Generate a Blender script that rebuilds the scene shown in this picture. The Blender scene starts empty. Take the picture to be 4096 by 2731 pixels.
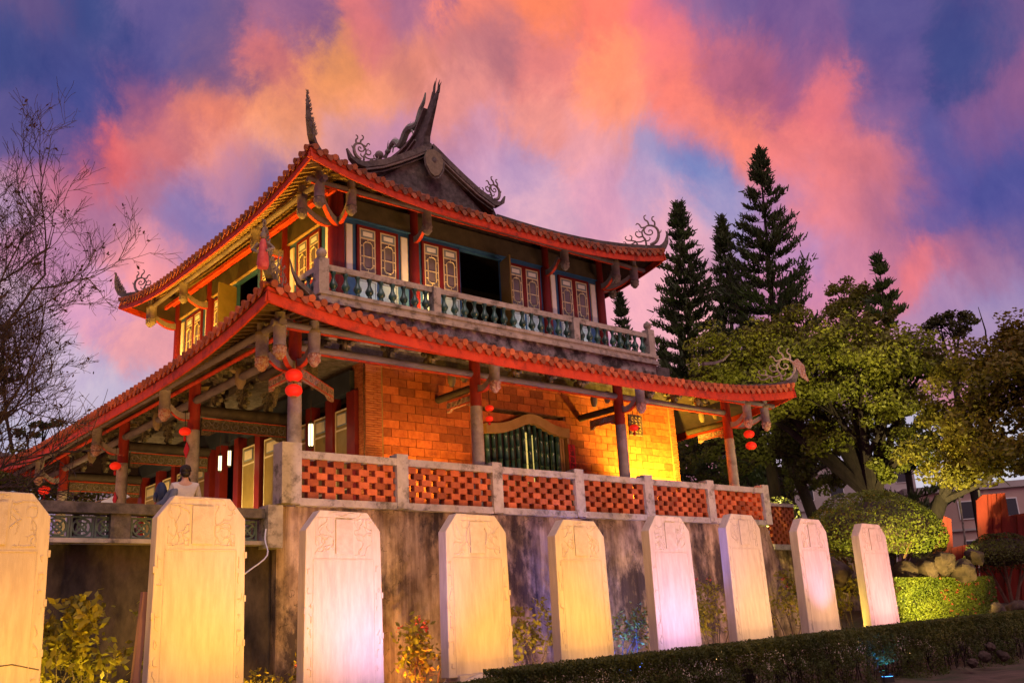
import bpy, math, random
import numpy as np
from mathutils import Vector, Matrix
random.seed(7)
RNG = np.random.default_rng(11)
SC = bpy.context.scene
COL = SC.collection
PI = math.pi

# ------------------------------------------------------------------ camera
cam_d = bpy.data.cameras.new('camera')
cam = bpy.data.objects.new('camera', cam_d)
COL.objects.link(cam)
SC.camera = cam
cam_d.sensor_width = 36.0
cam_d.lens = 3928.1 / 4096 * 36.0
cam_d.clip_start = 0.1
cam_d.clip_end = 3000
_pt, _ro, _ya = math.radians(16.564), math.radians(-3.2497), math.radians(40.677)
_fw0 = Vector((math.sin(_ya), math.cos(_ya), 0)); _rt0 = Vector((math.cos(_ya), -math.sin(_ya), 0))
_fw = _fw0 * math.cos(_pt) + Vector((0, 0, 1)) * math.sin(_pt)
_up0 = _rt0.cross(_fw)
_rt = _rt0 * math.cos(_ro) + _up0 * math.sin(_ro)
_up = _up0 * math.cos(_ro) - _rt0 * math.sin(_ro)
_m = Matrix((( _rt.x, _up.x, -_fw.x, 0), (_rt.y, _up.y, -_fw.y, 0), (_rt.z, _up.z, -_fw.z, 1.6), (0, 0, 0, 1)))
cam.matrix_world = _m

# ------------------------------------------------------------------ sky
SC.view_settings.view_transform = 'Standard'
SC.view_settings.look = 'None'
SC.view_settings.exposure = 1.0
SC.view_settings.gamma = 1.0
SC.view_settings.use_curve_mapping = False
try:
    SC.cycles.use_denoising = True
    SC.cycles.denoiser = 'OPENIMAGEDENOISE'
    SC.cycles.max_bounces = 5
    SC.cycles.diffuse_bounces = 3
    SC.cycles.glossy_bounces = 2
    SC.cycles.sample_clamp_indirect = 4.0
    SC.cycles.caustics_reflective = False
    SC.cycles.caustics_refractive = False
except Exception:
    pass

def lin(c):
    return tuple(((v / 255) / 12.92) if v / 255 <= 0.04045 else (((v / 255) + 0.055) / 1.055) ** 2.4 for v in c)

def view_dir(px, py):          # a compass direction of the sky, from where it was seen
    v = _rt * (px - 2048) - _up * (py - 1365.5) + _fw * 3928.1
    return v.normalized()

_A = 2048 / 2352
SKY = []
for x, y, c in [  # left half of the sky
    (150,50,(96,80,132)),(450,110,(56,70,132)),(250,300,(70,74,136)),(60,240,(58,70,132)),(800,60,(100,88,146)),(1000,180,(108,88,138)),
    (1350,40,(150,100,140)),(1700,90,(222,120,122)),(1900,20,(175,110,140)),(2200,30,(250,138,115)),(620,240,(84,80,142)),
    (1020,300,(122,88,130)),(1250,270,(205,112,115)),(1550,250,(252,158,92)),(1500,330,(250,158,100)),(1900,240,(222,134,115)),(2200,240,(198,120,125)),
    (350,450,(66,74,142)),(650,430,(165,95,128)),(1000,490,(228,128,102)),(880,590,(188,108,122)),(1260,480,(250,155,108)),(1650,420,(255,160,118)),(2100,430,(240,150,138)),
    (250,650,(95,80,142)),(480,740,(232,105,105)),(720,660,(215,115,115)),(1040,700,(244,148,120)),(1250,640,(250,165,130)),(1620,580,(222,155,155)),(1720,640,(200,140,170)),(2180,620,(205,145,170)),
    (200,880,(205,110,132)),(680,860,(180,115,142)),(1000,820,(180,130,166)),(1200,770,(125,112,168)),(2230,760,(205,158,190)),
    (480,1010,(175,115,150)),(830,1000,(132,115,172)),(650,1110,(238,150,158)),(60,960,(180,150,185)),(110,640,(85,80,140))]:
    SKY.append((x * _A, y * _A, c))
for x, y, c in [  # right half
    (100,60,(255,135,95)),(450,60,(250,125,105)),(700,160,(222,110,125)),(880,70,(122,95,150)),(1300,110,(122,90,146)),(1700,100,(92,84,146)),(2150,150,(62,72,134)),(2310,70,(105,80,135)),
    (100,320,(230,130,125)),(520,330,(255,146,108)),(700,300,(226,116,118)),(1010,330,(192,105,130)),(1300,330,(150,95,142)),(1720,300,(104,86,146)),(2130,290,(60,70,134)),(2310,440,(130,84,135)),
    (100,540,(242,152,140)),(500,510,(255,152,120)),(800,510,(240,125,110)),(950,570,(252,132,108)),(1180,450,(186,100,132)),(1450,520,(226,115,124)),(1720,520,(130,95,150)),(1950,600,(88,84,150)),(2200,580,(112,84,146)),
    (80,760,(190,155,192)),(400,660,(226,156,166)),(700,700,(150,142,190)),(860,680,(108,130,192)),(1060,640,(255,136,114)),(1300,740,(246,130,124)),(1600,720,(232,125,128)),(1750,770,(200,115,136)),(1930,760,(92,88,160)),(2220,800,(74,78,150)),
    (150,910,(222,172,192)),(400,900,(226,162,186)),(640,840,(192,160,196)),(900,850,(108,136,196)),(960,930,(165,152,196)),(1300,900,(180,135,180)),(1430,950,(236,130,134)),(1650,950,(206,120,140)),(1850,950,(108,94,160)),(2250,950,(88,84,156)),
    (800,1000,(225,165,185)),(1350,1110,(190,140,186)),(1600,1150,(200,125,156)),(1850,1210,(246,126,130)),(2050,1130,(150,100,146)),(2300,1090,(108,90,152)),
    (560,1340,(246,176,190)),(1400,1350,(216,140,176)),(1600,1300,(220,140,166)),(1950,1400,(165,136,182)),(2270,1370,(130,124,182)),(2200,1270,(165,110,146)),(1450,1450,(240,150,166)),(1900,1480,(200,145,172)),(2300,1460,(160,135,176))]:
    SKY.append((2048 + x * _A, y * _A, c))
for x, y, c in [  # low sky on both sides, in 2352-wide coordinates
    (150,860,(198,180,208)),(60,760,(190,160,190)),(250,900,(200,188,210)),(210,700,(206,150,188)),(320,790,(240,162,166)),(100,590,(190,130,166)),(30,1040,(195,190,212)),
    (1500*.574,1000*.574,(226,168,188)),(1200*.574,1300*.574,(215,160,180)),(1800*.574,1350*.574,(232,172,188)),(900*.574,1500*.574,(225,170,185)),(2000*.574,1800*.574,(215,175,195)),(1400*.574,1900*.574,(210,175,195)),(1700,950,(235,175,190)),(1800,1050,(205,190,212)),(2050,1080,(202,200,218)),(2330,1100,(205,205,220)),(1550,760,(246,178,188)),(1450,640,(246,178,190))]:
    SKY.append((x * 4096 / 2352, y * 4096 / 2352, c))

world = bpy.data.worlds.new('World')
SC.world = world
world.use_nodes = True
nt = world.node_tree
nt.nodes.clear()
N = nt.nodes.new
def L(a, b): nt.links.new(a, b)
def math_n(op, a=None, b=None, c=None, tree=None):
    n = (tree or nt).nodes.new('ShaderNodeMath'); n.operation = op
    for i, v in enumerate((a, b, c)):
        if v is None: continue
        if isinstance(v, (int, float)): n.inputs[i].default_value = v
        else: (tree or nt).links.new(v, n.inputs[i])
    return n.outputs[0]
def vmath(op, a=None, b=None, c=None, out=0):
    n = N('ShaderNodeVectorMath'); n.operation = op
    for i, v in enumerate((a, b, c)):
        if v is None: continue
        if isinstance(v, (tuple, list, Vector)): n.inputs[i].default_value = tuple(v)
        else: L(v, n.inputs[i])
    return n.outputs[out]
tc = N('ShaderNodeTexCoord')
gen = tc.outputs['Generated']
# streaky clouds: the field of colours is pulled about by noise in two sizes
mp = N('ShaderNodeMapping'); mp.inputs['Scale'].default_value = (1.0, 1.0, 0.75)
L(gen, mp.inputs['Vector'])
n1 = N('ShaderNodeTexNoise'); n1.inputs['Scale'].default_value = 10.0; n1.inputs['Detail'].default_value = 13; n1.inputs['Roughness'].default_value = 0.62; n1.inputs['Lacunarity'].default_value = 2.3; n1.inputs['Distortion'].default_value = 0.3
L(mp.outputs[0], n1.inputs['Vector'])
mp2 = N('ShaderNodeMapping'); mp2.inputs['Scale'].default_value = (1.0, 1.0, 0.4); mp2.inputs['Rotation'].default_value = (0.5, 0.4, 0)
L(gen, mp2.inputs['Vector'])
n2 = N('ShaderNodeTexNoise'); n2.inputs['Scale'].default_value = 22.0; n2.inputs['Detail'].default_value = 10; n2.inputs['Roughness'].default_value = 0.72
L(mp2.outputs[0], n2.inputs['Vector'])
w1 = vmath('MULTIPLY', vmath('SUBTRACT', n1.outputs['Color'], (0.5, 0.5, 0.5)), (0.10, 0.10, 0.10))
w2 = vmath('MULTIPLY', vmath('SUBTRACT', n2.outputs['Color'], (0.5, 0.5, 0.5)), (0.032, 0.032, 0.032))
wd = vmath('NORMALIZE', vmath('ADD', vmath('ADD', gen, w1), w2))
acc, sw = None, None
KS = 3400.0
for px, py, c in SKY:
    d = vmath('DOT_PRODUCT', wd, view_dir(px, py), out=1)
    w = math_n('POWER', d, KS)
    n = N('ShaderNodeVectorMath'); n.operation = 'SCALE'
    n.inputs[0].default_value = lin(c); L(w, n.inputs['Scale'])
    acc = vmath('ADD', n.outputs[0], acc) if acc is not None else n.outputs[0]
    sw = math_n('ADD', w, sw if sw is not None else 0.0)
# everywhere else the same evening goes on: mauve blue with rosy banks of cloud
n3 = N('ShaderNodeTexNoise'); n3.inputs['Scale'].default_value = 2.6; n3.inputs['Detail'].default_value = 7; n3.inputs['Roughness'].default_value = 0.6
L(gen, n3.inputs['Vector'])
cr = N('ShaderNodeValToRGB')
cr.color_ramp.elements[0].position = 0.36; cr.color_ramp.elements[0].color = (*lin((88, 84, 148)), 1)
cr.color_ramp.elements[1].position = 0.64; cr.color_ramp.elements[1].color = (*lin((240, 140, 130)), 1)
e = cr.color_ramp.elements.new(0.5); e.color = (*lin((170, 118, 152)), 1)
L(n3.outputs['Fac'], cr.inputs['Fac'])
bgv = vmath('MULTIPLY', cr.outputs['Color'], (0.004, 0.004, 0.004))
acc = vmath('ADD', acc, bgv)
sw = math_n('ADD', sw, 0.004)
inv = math_n('DIVIDE', 1.0, sw)
n = N('ShaderNodeVectorMath'); n.operation = 'SCALE'; L(acc, n.inputs[0]); L(inv, n.inputs['Scale'])
skyc = n.outputs[0]
# thin wisps over it: rosy where the cloud is thick, bluer where it thins
def wv(sock, a):
    return vmath('MULTIPLY', vmath('SUBTRACT', sock, (.5, .5, .5)), a)
cx1 = N('ShaderNodeCombineXYZ'); cx2 = N('ShaderNodeCombineXYZ')
for k in range(3): L(n1.outputs['Fac'], cx1.inputs[k]); L(n2.outputs['Fac'], cx2.inputs[k])
fac = vmath('ADD', vmath('ADD', wv(cx1.outputs[0], (1.3, 1.05, .4)), wv(cx2.outputs[0], (.45, .4, .15))), (1.02, .98, 1.0))
n = N('ShaderNodeHueSaturation'); n.inputs['Saturation'].default_value = 1.0
L(vmath('MULTIPLY', skyc, fac), n.inputs['Color'])
bg1 = N('ShaderNodeBackground'); L(n.outputs[0], bg1.inputs['Color']); bg1.inputs['Strength'].default_value = 0.49
nish = N('ShaderNodeTexSky'); nish.sky_type = 'NISHITA'; nish.sun_disc = False
nish.sun_elevation = math.radians(1.5); nish.sun_rotation = math.radians(205)
bg2 = N('ShaderNodeBackground'); L(nish.outputs[0], bg2.inputs['Color']); bg2.inputs['Strength'].default_value = 0.006
ad = N('ShaderNodeAddShader'); L(bg1.outputs[0], ad.inputs[0]); L(bg2.outputs[0], ad.inputs[1])
wo = N('ShaderNodeOutputWorld'); L(ad.outputs[0], wo.inputs['Surface'])
world.cycles.sampling_method = 'MANUAL'
world.cycles.sample_map_resolution = 512

sun_d = bpy.data.lights.new('sun', 'SUN'); sun_d.energy = 0.55; sun_d.angle = math.radians(40); sun_d.color = (1.0, 0.86, 0.78)
sun = bpy.data.objects.new('sun', sun_d); COL.objects.link(sun)
sun.rotation_euler = Vector((0.25, 0.50, -0.83)).to_track_quat('-Z', 'Y').to_euler()

# ------------------------------------------------------------------ mesh helpers
W = {}
def wloc(o): return W.get(o.name, Vector((0, 0, 0)))

class MB:
    def __init__(s): s.v = []; s.f = []
    def add(s, vs, fs):
        n = len(s.v); s.v += [tuple(map(float, p)) for p in vs]; s.f += [tuple(i + n for i in f) for f in fs]; return s
    def box(s, x0, x1, y0, y1, z0, z1):
        return s.add([(x0,y0,z0),(x1,y0,z0),(x1,y1,z0),(x0,y1,z0),(x0,y0,z1),(x1,y0,z1),(x1,y1,z1),(x0,y1,z1)],
                     [(0,3,2,1),(4,5,6,7),(0,1,5,4),(1,2,6,5),(2,3,7,6),(3,0,4,7)])
    def cbox(s, c, sz): return s.box(c[0]-sz[0]/2, c[0]+sz[0]/2, c[1]-sz[1]/2, c[1]+sz[1]/2, c[2]-sz[2]/2, c[2]+sz[2]/2)
    def beam(s, a, b, w, h, up=(0, 0, 1)):
        return s.sweep([a, b], [(w, h), (w, h)], up)
    def sweep(s, pts, wh, up=(0, 0, 1)):
        pts = [Vector(p) for p in pts]; up = Vector(up); rings = []
        for i, p in enumerate(pts):
            t = (pts[min(i+1, len(pts)-1)] - pts[max(i-1, 0)]).normalized()
            r = t.cross(up)
            r = r.normalized() if r.length > 1e-4 else Vector((1, 0, 0))
            u = r.cross(t).normalized()
            w, h = wh[i] if isinstance(wh[0], (tuple, list)) else wh
            rings.append([p - r*w/2 - u*h/2, p + r*w/2 - u*h/2, p + r*w/2 + u*h/2, p - r*w/2 + u*h/2])
        vs = [q for R in rings for q in R]; fs = [(0, 1, 2, 3)]
        for i in range(len(rings)-1):
            a = 4*i
            for k in range(4): fs.append((a+k, a+4+k, a+4+(k+1) % 4, a+(k+1) % 4))
        e = 4*(len(rings)-1); fs.append((e+3, e+2, e+1, e))
        return s.add(vs, fs)
    def tube(s, pts, rad, n=8, cap=True):
        pts = [Vector(p) for p in pts]; m = len(pts)
        if not isinstance(rad, (list, tuple)): rad = [rad]*m
        t0 = (pts[1]-pts[0]).normalized(); a = Vector((0, 0, 1)) if abs(t0.z) < 0.9 else Vector((1, 0, 0))
        r = t0.cross(a).normalized(); vs = []; fs = []
        for i, p in enumerate(pts):
            t = (pts[min(i+1, m-1)] - pts[max(i-1, 0)]).normalized()
            r = (r - t*r.dot(t)); r = r.normalized() if r.length > 1e-5 else t.orthogonal().normalized()
            u = t.cross(r)
            for k in range(n):
                an = 2*PI*k/n; vs.append(p + (r*math.cos(an) + u*math.sin(an))*rad[i])
        for i in range(m-1):
            for k in range(n): fs.append((i*n+k, i*n+(k+1) % n, (i+1)*n+(k+1) % n, (i+1)*n+k))
        if cap: fs.append(tuple(range(n-1, -1, -1))); fs.append(tuple((m-1)*n+k for k in range(n)))
        return s.add(vs, fs)
    def lathe(s, prof, c=(0, 0, 0), n=12):
        vs = []; fs = []; m = len(prof)
        for r, z in prof:
            for k in range(n): vs.append((c[0]+r*math.cos(2*PI*k/n), c[1]+r*math.sin(2*PI*k/n), c[2]+z))
        for i in range(m-1):
            for k in range(n): fs.append((i*n+k, i*n+(k+1) % n, (i+1)*n+(k+1) % n, (i+1)*n+k))
        fs.append(tuple(range(n-1, -1, -1))); fs.append(tuple((m-1)*n+k for k in range(n)))
        return s.add(vs, fs)
    def ball(s, c, r, nu=10, nv=7):
        if not isinstance(r, (tuple, list)): r = (r, r, r)
        prof = [(math.sin(PI*i/nv), -math.cos(PI*i/nv)) for i in range(nv+1)]
        vs = []; fs = []
        for a, z in prof:
            a = max(a, 0.01)
            for k in range(nu): vs.append((c[0]+r[0]*a*math.cos(2*PI*k/nu), c[1]+r[1]*a*math.sin(2*PI*k/nu), c[2]+r[2]*z))
        for i in range(nv):
            for k in range(nu): fs.append((i*nu+k, i*nu+(k+1) % nu, (i+1)*nu+(k+1) % nu, (i+1)*nu+k))
        return s.add(vs, fs)
    def prism(s, poly, ext):        # poly: list of 3D points (planar), ext: vector
        n = len(poly); e = Vector(ext)
        vs = [Vector(p) for p in poly] + [Vector(p)+e for p in poly]
        fs = [tuple(range(n-1, -1, -1)), tuple(range(n, 2*n))] + [(i, (i+1) % n, n+(i+1) % n, n+i) for i in range(n)]
        return s.add(vs, fs)
    def grid(s, P):                 # P[i][j]
        a, b = len(P), len(P[0])
        return s.add([q for r in P for q in r], [(i*b+j, i*b+j+1, (i+1)*b+j+1, (i+1)*b+j) for i in range(a-1) for j in range(b-1)])
    def mesh(s, name, off=(0, 0, 0)):
        me = bpy.data.meshes.new(name)
        o = Vector(off)
        me.from_pydata([(p[0]-o.x, p[1]-o.y, p[2]-o.z) for p in s.v], [], s.f); me.update()
        return me
    def build(s, name, mat, parent=None, at=None, smooth=False, local=False, fix=True):
        w = Vector(at) if at is not None else (wloc(parent) if parent else Vector((0, 0, 0)))
        me = s.mesh(name, (0, 0, 0) if local else w)
        if fix: fixn(me)
        return put(name, me, mat, parent, w, smooth)

import bmesh
def fixn(me):
    bm = bmesh.new(); bm.from_mesh(me); bmesh.ops.recalc_face_normals(bm, faces=bm.faces); bm.to_mesh(me); bm.free()
def put(name, me, mat, parent=None, w=(0, 0, 0), smooth=False, rot=None):
    if mat is not None and not me.materials: me.materials.append(mat)
    if smooth and len(me.polygons):
        me.polygons.foreach_set('use_smooth', [True]*len(me.polygons))
        try: me.set_sharp_from_angle(angle=math.radians(42))
        except Exception: pass
    o = bpy.data.objects.new(name, me); COL.objects.link(o)
    w = Vector(w); W[o.name] = w
    if parent: o.parent = parent; o.location = w - wloc(parent)
    else: o.location = w
    if rot: o.rotation_euler = rot
    return o
def thing(name, label, cat, at=(0, 0, 0), group=None, rot=None):
    o = bpy.data.objects.new(name, None); COL.objects.link(o); o.empty_display_size = 0.2
    o.location = at; W[o.name] = Vector(at); o['label'] = label; o['category'] = cat
    if group: o['group'] = group
    if rot: o.rotation_euler = rot
    return o
def tag(o, label, cat, group=None):
    o['label'] = label; o['category'] = cat
    if group: o['group'] = group
    return o
def struct(o): o['kind'] = 'structure'; return o
def stuff(o): o['kind'] = 'stuff'; return o

def quads(name, V, mat, parent=None, w=None):     # V: (n,4,3) numpy, world coordinates
    n = len(V); w = Vector(w) if w is not None else (wloc(parent) if parent else Vector((0, 0, 0)))
    me = bpy.data.meshes.new(name)
    co = (V.reshape(-1, 3) - np.array(w)).astype(np.float32)
    me.vertices.add(4*n); me.vertices.foreach_set('co', co.ravel())
    me.loops.add(4*n); me.loops.foreach_set('vertex_index', np.arange(4*n, dtype=np.int32))
    me.polygons.add(n); me.polygons.foreach_set('loop_start', np.arange(0, 4*n, 4, dtype=np.int32))
    me.update(calc_edges=True)
    return put(name, me, mat, parent, w)
def leaf_quads(P, size, normal=None, spread=1.0, aspect=0.55):
    """pointed leaf-like quads at points P; size array or number"""
    n = len(P); sz = np.broadcast_to(np.asarray(size, float), (n,)) * RNG.uniform(0.7, 1.3, n)
    a = RNG.normal(size=(n, 3)); a /= np.linalg.norm(a, axis=1)[:, None]
    if normal is not None:
        a = a*spread + normal; a /= np.linalg.norm(a, axis=1)[:, None]
    b = RNG.normal(size=(n, 3)); b -= a*(a*b).sum(1)[:, None]; b /= np.linalg.norm(b, axis=1)[:, None]
    c = np.cross(a, b)
    s = sz[:, None]
    return np.stack([P - b*s*0.5, P + c*s*0.5*aspect, P + b*s*0.5, P - c*s*0.5*aspect], 1)

# ------------------------------------------------------------------ materials
def M(name, c1, c2=None, scale=3.0, rough=0.75, bump=0.0, bscale=None, rand=0.0, metal=0.0, emit=None, estr=0.0, detail=6, lo=0.35, hi=0.65, stretch=None, spec=0.35, trans=0.0, c3=None, c3scale=1.0, c3lo=.5, c3hi=.7):
    m = bpy.data.materials.new(name); m.use_nodes = True
    t = m.node_tree; b = t.nodes['Principled BSDF']
    b.inputs['Roughness'].default_value = rough; b.inputs['Metallic'].default_value = metal
    b.inputs['Specular IOR Level'].default_value = spec
    if emit: b.inputs['Emission Color'].default_value = (*emit, 1); b.inputs['Emission Strength'].default_value = estr
    geo = t.nodes.new('ShaderNodeNewGeometry'); vec = geo.outputs['Position']
    if stretch:
        mp = t.nodes.new('ShaderNodeMapping'); mp.inputs['Scale'].default_value = stretch; t.links.new(vec, mp.inputs['Vector']); vec = mp.outputs[0]
    col = None
    if c2:
        nz = t.nodes.new('ShaderNodeTexNoise'); nz.inputs['Scale'].default_value = scale; nz.inputs['Detail'].default_value = detail; nz.inputs['Roughness'].default_value = 0.65
        t.links.new(vec, nz.inputs['Vector'])
        cr = t.nodes.new('ShaderNodeValToRGB'); cr.color_ramp.elements[0].position = lo; cr.color_ramp.elements[1].position = hi
        cr.color_ramp.elements[0].color = (*c1, 1); cr.color_ramp.elements[1].color = (*c2, 1)
        t.links.new(nz.outputs['Fac'], cr.inputs['Fac']); col = cr.outputs['Color']
    else:
        rg = t.nodes.new('ShaderNodeRGB'); rg.outputs[0].default_value = (*c1, 1); col = rg.outputs[0]
    if c3:
        n3 = t.nodes.new('ShaderNodeTexNoise'); n3.inputs['Scale'].default_value = c3scale; n3.inputs['Detail'].default_value = 7; n3.inputs['Roughness'].default_value = 0.7
        t.links.new(vec, n3.inputs['Vector'])
        c3r = t.nodes.new('ShaderNodeMapRange'); c3r.inputs['From Min'].default_value = c3lo; c3r.inputs['From Max'].default_value = c3hi
        t.links.new(n3.outputs['Fac'], c3r.inputs['Value'])
        mx = t.nodes.new('ShaderNodeMix'); mx.data_type = 'RGBA'; t.links.new(c3r.outputs[0], mx.inputs['Factor']); t.links.new(col, mx.inputs['A']); mx.inputs['B'].default_value = (*c3, 1)
        col = mx.outputs['Result']
    if rand:
        oi = t.nodes.new('ShaderNodeObjectInfo'); hs = t.nodes.new('ShaderNodeHueSaturation')
        mr = t.nodes.new('ShaderNodeMapRange'); mr.inputs['To Min'].default_value = 1-rand; mr.inputs['To Max'].default_value = 1+rand
        t.links.new(oi.outputs['Random'], mr.inputs['Value']); t.links.new(mr.outputs[0], hs.inputs['Value']); t.links.new(col, hs.inputs['Color']); col = hs.outputs['Color']
    t.links.new(col, b.inputs['Base Color'])
    if bump:
        nb = t.nodes.new('ShaderNodeTexNoise'); nb.inputs['Scale'].default_value = bscale or scale*4; nb.inputs['Detail'].default_value = 6; nb.inputs['Roughness'].default_value = 0.7
        t.links.new(vec, nb.inputs['Vector'])
        bp = t.nodes.new('ShaderNodeBump'); bp.inputs['Strength'].default_value = bump; bp.inputs['Distance'].default_value = 0.03
        t.links.new(nb.outputs['Fac'], bp.inputs['Height']); t.links.new(bp.outputs[0], b.inputs['Normal'])
    return m
def foliage(name, c1, c2, scale=1.2, rough=0.55):
    m = M(name, c1, c2, scale=scale, rough=rough, lo=0.3, hi=0.7, detail=5)
    t = m.node_tree; b = t.nodes['Principled BSDF']; out = t.nodes['Material Output']
    tr = t.nodes.new('ShaderNodeBsdfTranslucent'); mx = t.nodes.new('ShaderNodeMixShader'); mx.inputs[0].default_value = 0.3
    t.links.new(b.inputs['Base Color'].links[0].from_socket, tr.inputs['Color'])
    t.links.new(b.outputs[0], mx.inputs[1]); t.links.new(tr.outputs[0], mx.inputs[2]); t.links.new(mx.outputs[0], out.inputs['Surface'])
    return m

RED = M('red_paint', (0.52, 0.042, 0.012), (0.64, 0.062, 0.016), scale=2.5, rough=0.6, bump=0.25, bscale=30, c3=(0.2, 0.028, 0.014), c3scale=3.5, c3lo=.50, c3hi=.68)
DRED = M('dark_red_lacquer', (0.13, 0.010, 0.008), (0.18, 0.014, 0.010), scale=3, rough=0.45)
STONE = M('grey_granite', (0.30, 0.26, 0.23), (0.42, 0.38, 0.34), scale=5, rough=0.85, bump=0.25, bscale=40, c3=(0.16, 0.14, 0.12), c3scale=2.2, c3lo=.52, c3hi=.72)
CEMENT = M('weathered_cement', (0.32, 0.29, 0.25), (0.46, 0.42, 0.37), scale=4, rough=0.9, bump=0.3, bscale=30, c3=(0.10, 0.09, 0.07), c3scale=3.0, c3lo=.5, c3hi=.66)
DARKSTONE = M('mossy_dark_stone', (0.06, 0.055, 0.045), (0.16, 0.14, 0.12), scale=5, rough=0.95, bump=0.5, bscale=18)
TILE = M('terracotta_tile', (0.32, 0.075, 0.03), (0.44, 0.125, 0.05), scale=6, rough=0.8, bump=0.2, bscale=40, rand=0.38, c3=(0.16, 0.09, 0.06), c3scale=3.5, c3lo=.55, c3hi=.75)
OLDTILE = M('weathered_tile', (0.26, 0.075, 0.035), (0.36, 0.11, 0.05), scale=6, rough=0.85, bump=0.2, bscale=40, rand=0.4, c3=(0.09, 0.065, 0.05), c3scale=3.0, c3lo=.48, c3hi=.7)
PLASTER = M('ridge_plaster', (0.07, 0.06, 0.052), (0.17, 0.15, 0.135), scale=6, rough=0.9, bump=0.4, bscale=25, c3=(0.3, 0.27, 0.23), c3scale=4, c3lo=.6, c3hi=.75)
CARVE = M('ornament_plaster', (0.16, 0.14, 0.12), (0.27, 0.23, 0.20), scale=10, rough=0.9, bump=0.3, bscale=40)
PINKCARVE = M('painted_carving', (0.42, 0.30, 0.25), (0.30, 0.12, 0.09), scale=22, rough=0.8, lo=.42, hi=.58, bump=0.3, bscale=50)
SHAFT = M('hanging_post_paint', (0.20, 0.17, 0.18), (0.30, 0.26, 0.26), scale=7, rough=0.7, bump=0.15, bscale=40)
CREAMCOLLAR = M('cream_collar', (0.27, 0.21, 0.13), (0.2, 0.15, 0.09), scale=9, rough=0.7)
BEAM = M('grey_beam_paint', (0.12, 0.10, 0.12), (0.20, 0.17, 0.19), scale=2.5, rough=0.65, stretch=(1, 1, 3), bump=0.1, bscale=20)
OLIVE = M('olive_beam_paint', (0.055, 0.046, 0.030), (0.09, 0.074, 0.046), scale=3, rough=0.7)
DARKWOOD = M('dark_timber', (0.035, 0.026, 0.02), (0.065, 0.048, 0.036), scale=5, rough=0.7)
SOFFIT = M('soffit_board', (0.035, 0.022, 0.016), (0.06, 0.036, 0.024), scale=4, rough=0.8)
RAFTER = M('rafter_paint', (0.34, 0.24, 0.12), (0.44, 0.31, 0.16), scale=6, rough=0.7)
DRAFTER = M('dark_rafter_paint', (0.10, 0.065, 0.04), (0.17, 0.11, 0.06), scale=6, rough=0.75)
BLUE = M('blue_frame_paint', (0.03, 0.10, 0.24), (0.04, 0.13, 0.30), scale=5, rough=0.55)
DADO = M('pale_blue_panel', (0.40, 0.58, 0.66), (0.48, 0.66, 0.74), scale=3, rough=0.6)
WHITEP = M('white_panel_paint', (0.74, 0.76, 0.76), (0.82, 0.84, 0.84), scale=4, rough=0.6)
GOLD = M('cream_gold_frame', (0.62, 0.54, 0.34), (0.72, 0.64, 0.44), scale=8, rough=0.5)
GREYF = M('grey_blue_paint', (0.17, 0.22, 0.27), (0.22, 0.28, 0.33), scale=5, rough=0.6)
GLASS = M('window_glass', (0.10, 0.09, 0.10), (0.16, 0.14, 0.15), scale=2, rough=0.12, spec=0.6)
GREEN = M('green_glaze', (0.02, 0.07, 0.06), (0.035, 0.11, 0.095), scale=8, rough=0.28, rand=0.35, spec=0.5, c3=(0.16, 0.15, 0.12), c3scale=9, c3lo=.58, c3hi=.7)
TILEGREEN = M('green_lattice_glaze', (0.06, 0.11, 0.085), (0.10, 0.15, 0.12), scale=9, rough=0.5, rand=0.2)
BRICK = M('red_box_brick', (0.30, 0.065, 0.016), (0.42, 0.115, 0.028), scale=7, rough=0.85, bump=0.4, bscale=40, rand=0.42, c3=(0.17, 0.035, 0.016), c3scale=4, c3lo=.55, c3hi=.72)
SBRICK = M('balustrade_brick', (0.32, 0.075, 0.025), (0.45, 0.12, 0.04), scale=8, rough=0.85, bump=0.3, bscale=45, rand=0.4)
MORTAR = M('lime_mortar', (0.30, 0.16, 0.07), (0.10, 0.045, 0.02), scale=9, rough=0.95)
QUOIN = M('thin_quoin_brick', (0.30, 0.08, 0.028), (0.44, 0.15, 0.055), scale=16, rough=0.85, stretch=(.25, .25, 1.6), lo=.42, hi=.58)
OCHRE = M('ochre_moulding', (0.30, 0.17, 0.05), (0.38, 0.23, 0.08), scale=5, rough=0.6)
STELE = M('pale_stele_stone', (0.54, 0.46, 0.35), (0.64, 0.56, 0.44), scale=4.5, rough=0.85, bump=0.2, bscale=26, stretch=(3, 3, 0.5), c3=(0.44, 0.37, 0.3), c3scale=1.6, c3lo=.52, c3hi=.75)
STELEC = M('stele_relief_stone', (0.52, 0.44, 0.335), (0.62, 0.54, 0.425), scale=9, rough=0.9, bump=0.3, bscale=60)
OLIVEDOOR = M('olive_door_panel', (0.20, 0.15, 0.035), (0.28, 0.21, 0.06), scale=2, rough=0.5)
LANT = M('red_lantern_silk', (0.75, 0.02, 0.01), rough=0.5, emit=(1.0, 0.028, 0.006), estr=0.22)
BRASS = M('lantern_brass', (0.55, 0.35, 0.08), rough=0.4, metal=0.6)
PAPER = M('red_paper', (0.5, 0.012, 0.012), (0.42, 0.01, 0.01), scale=10, rough=0.6)
INK = M('black_ink', (0.012, 0.01, 0.01), rough=0.6)
WARMLAMP = M('lit_lamp_glass', (0.9, 0.85, 0.7), rough=0.4, emit=(1.0, 0.78, 0.42), estr=1.5)
YELLOWLIT = M('lit_room', (0.5, 0.4, 0.15), rough=0.8, emit=(1.0, 0.75, 0.2), estr=0.35)
BARK = M('bark', (0.016, 0.011, 0.009), (0.035, 0.026, 0.02), scale=5, rough=0.95, bump=0.5, bscale=14, stretch=(1, 1, .35))
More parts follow.
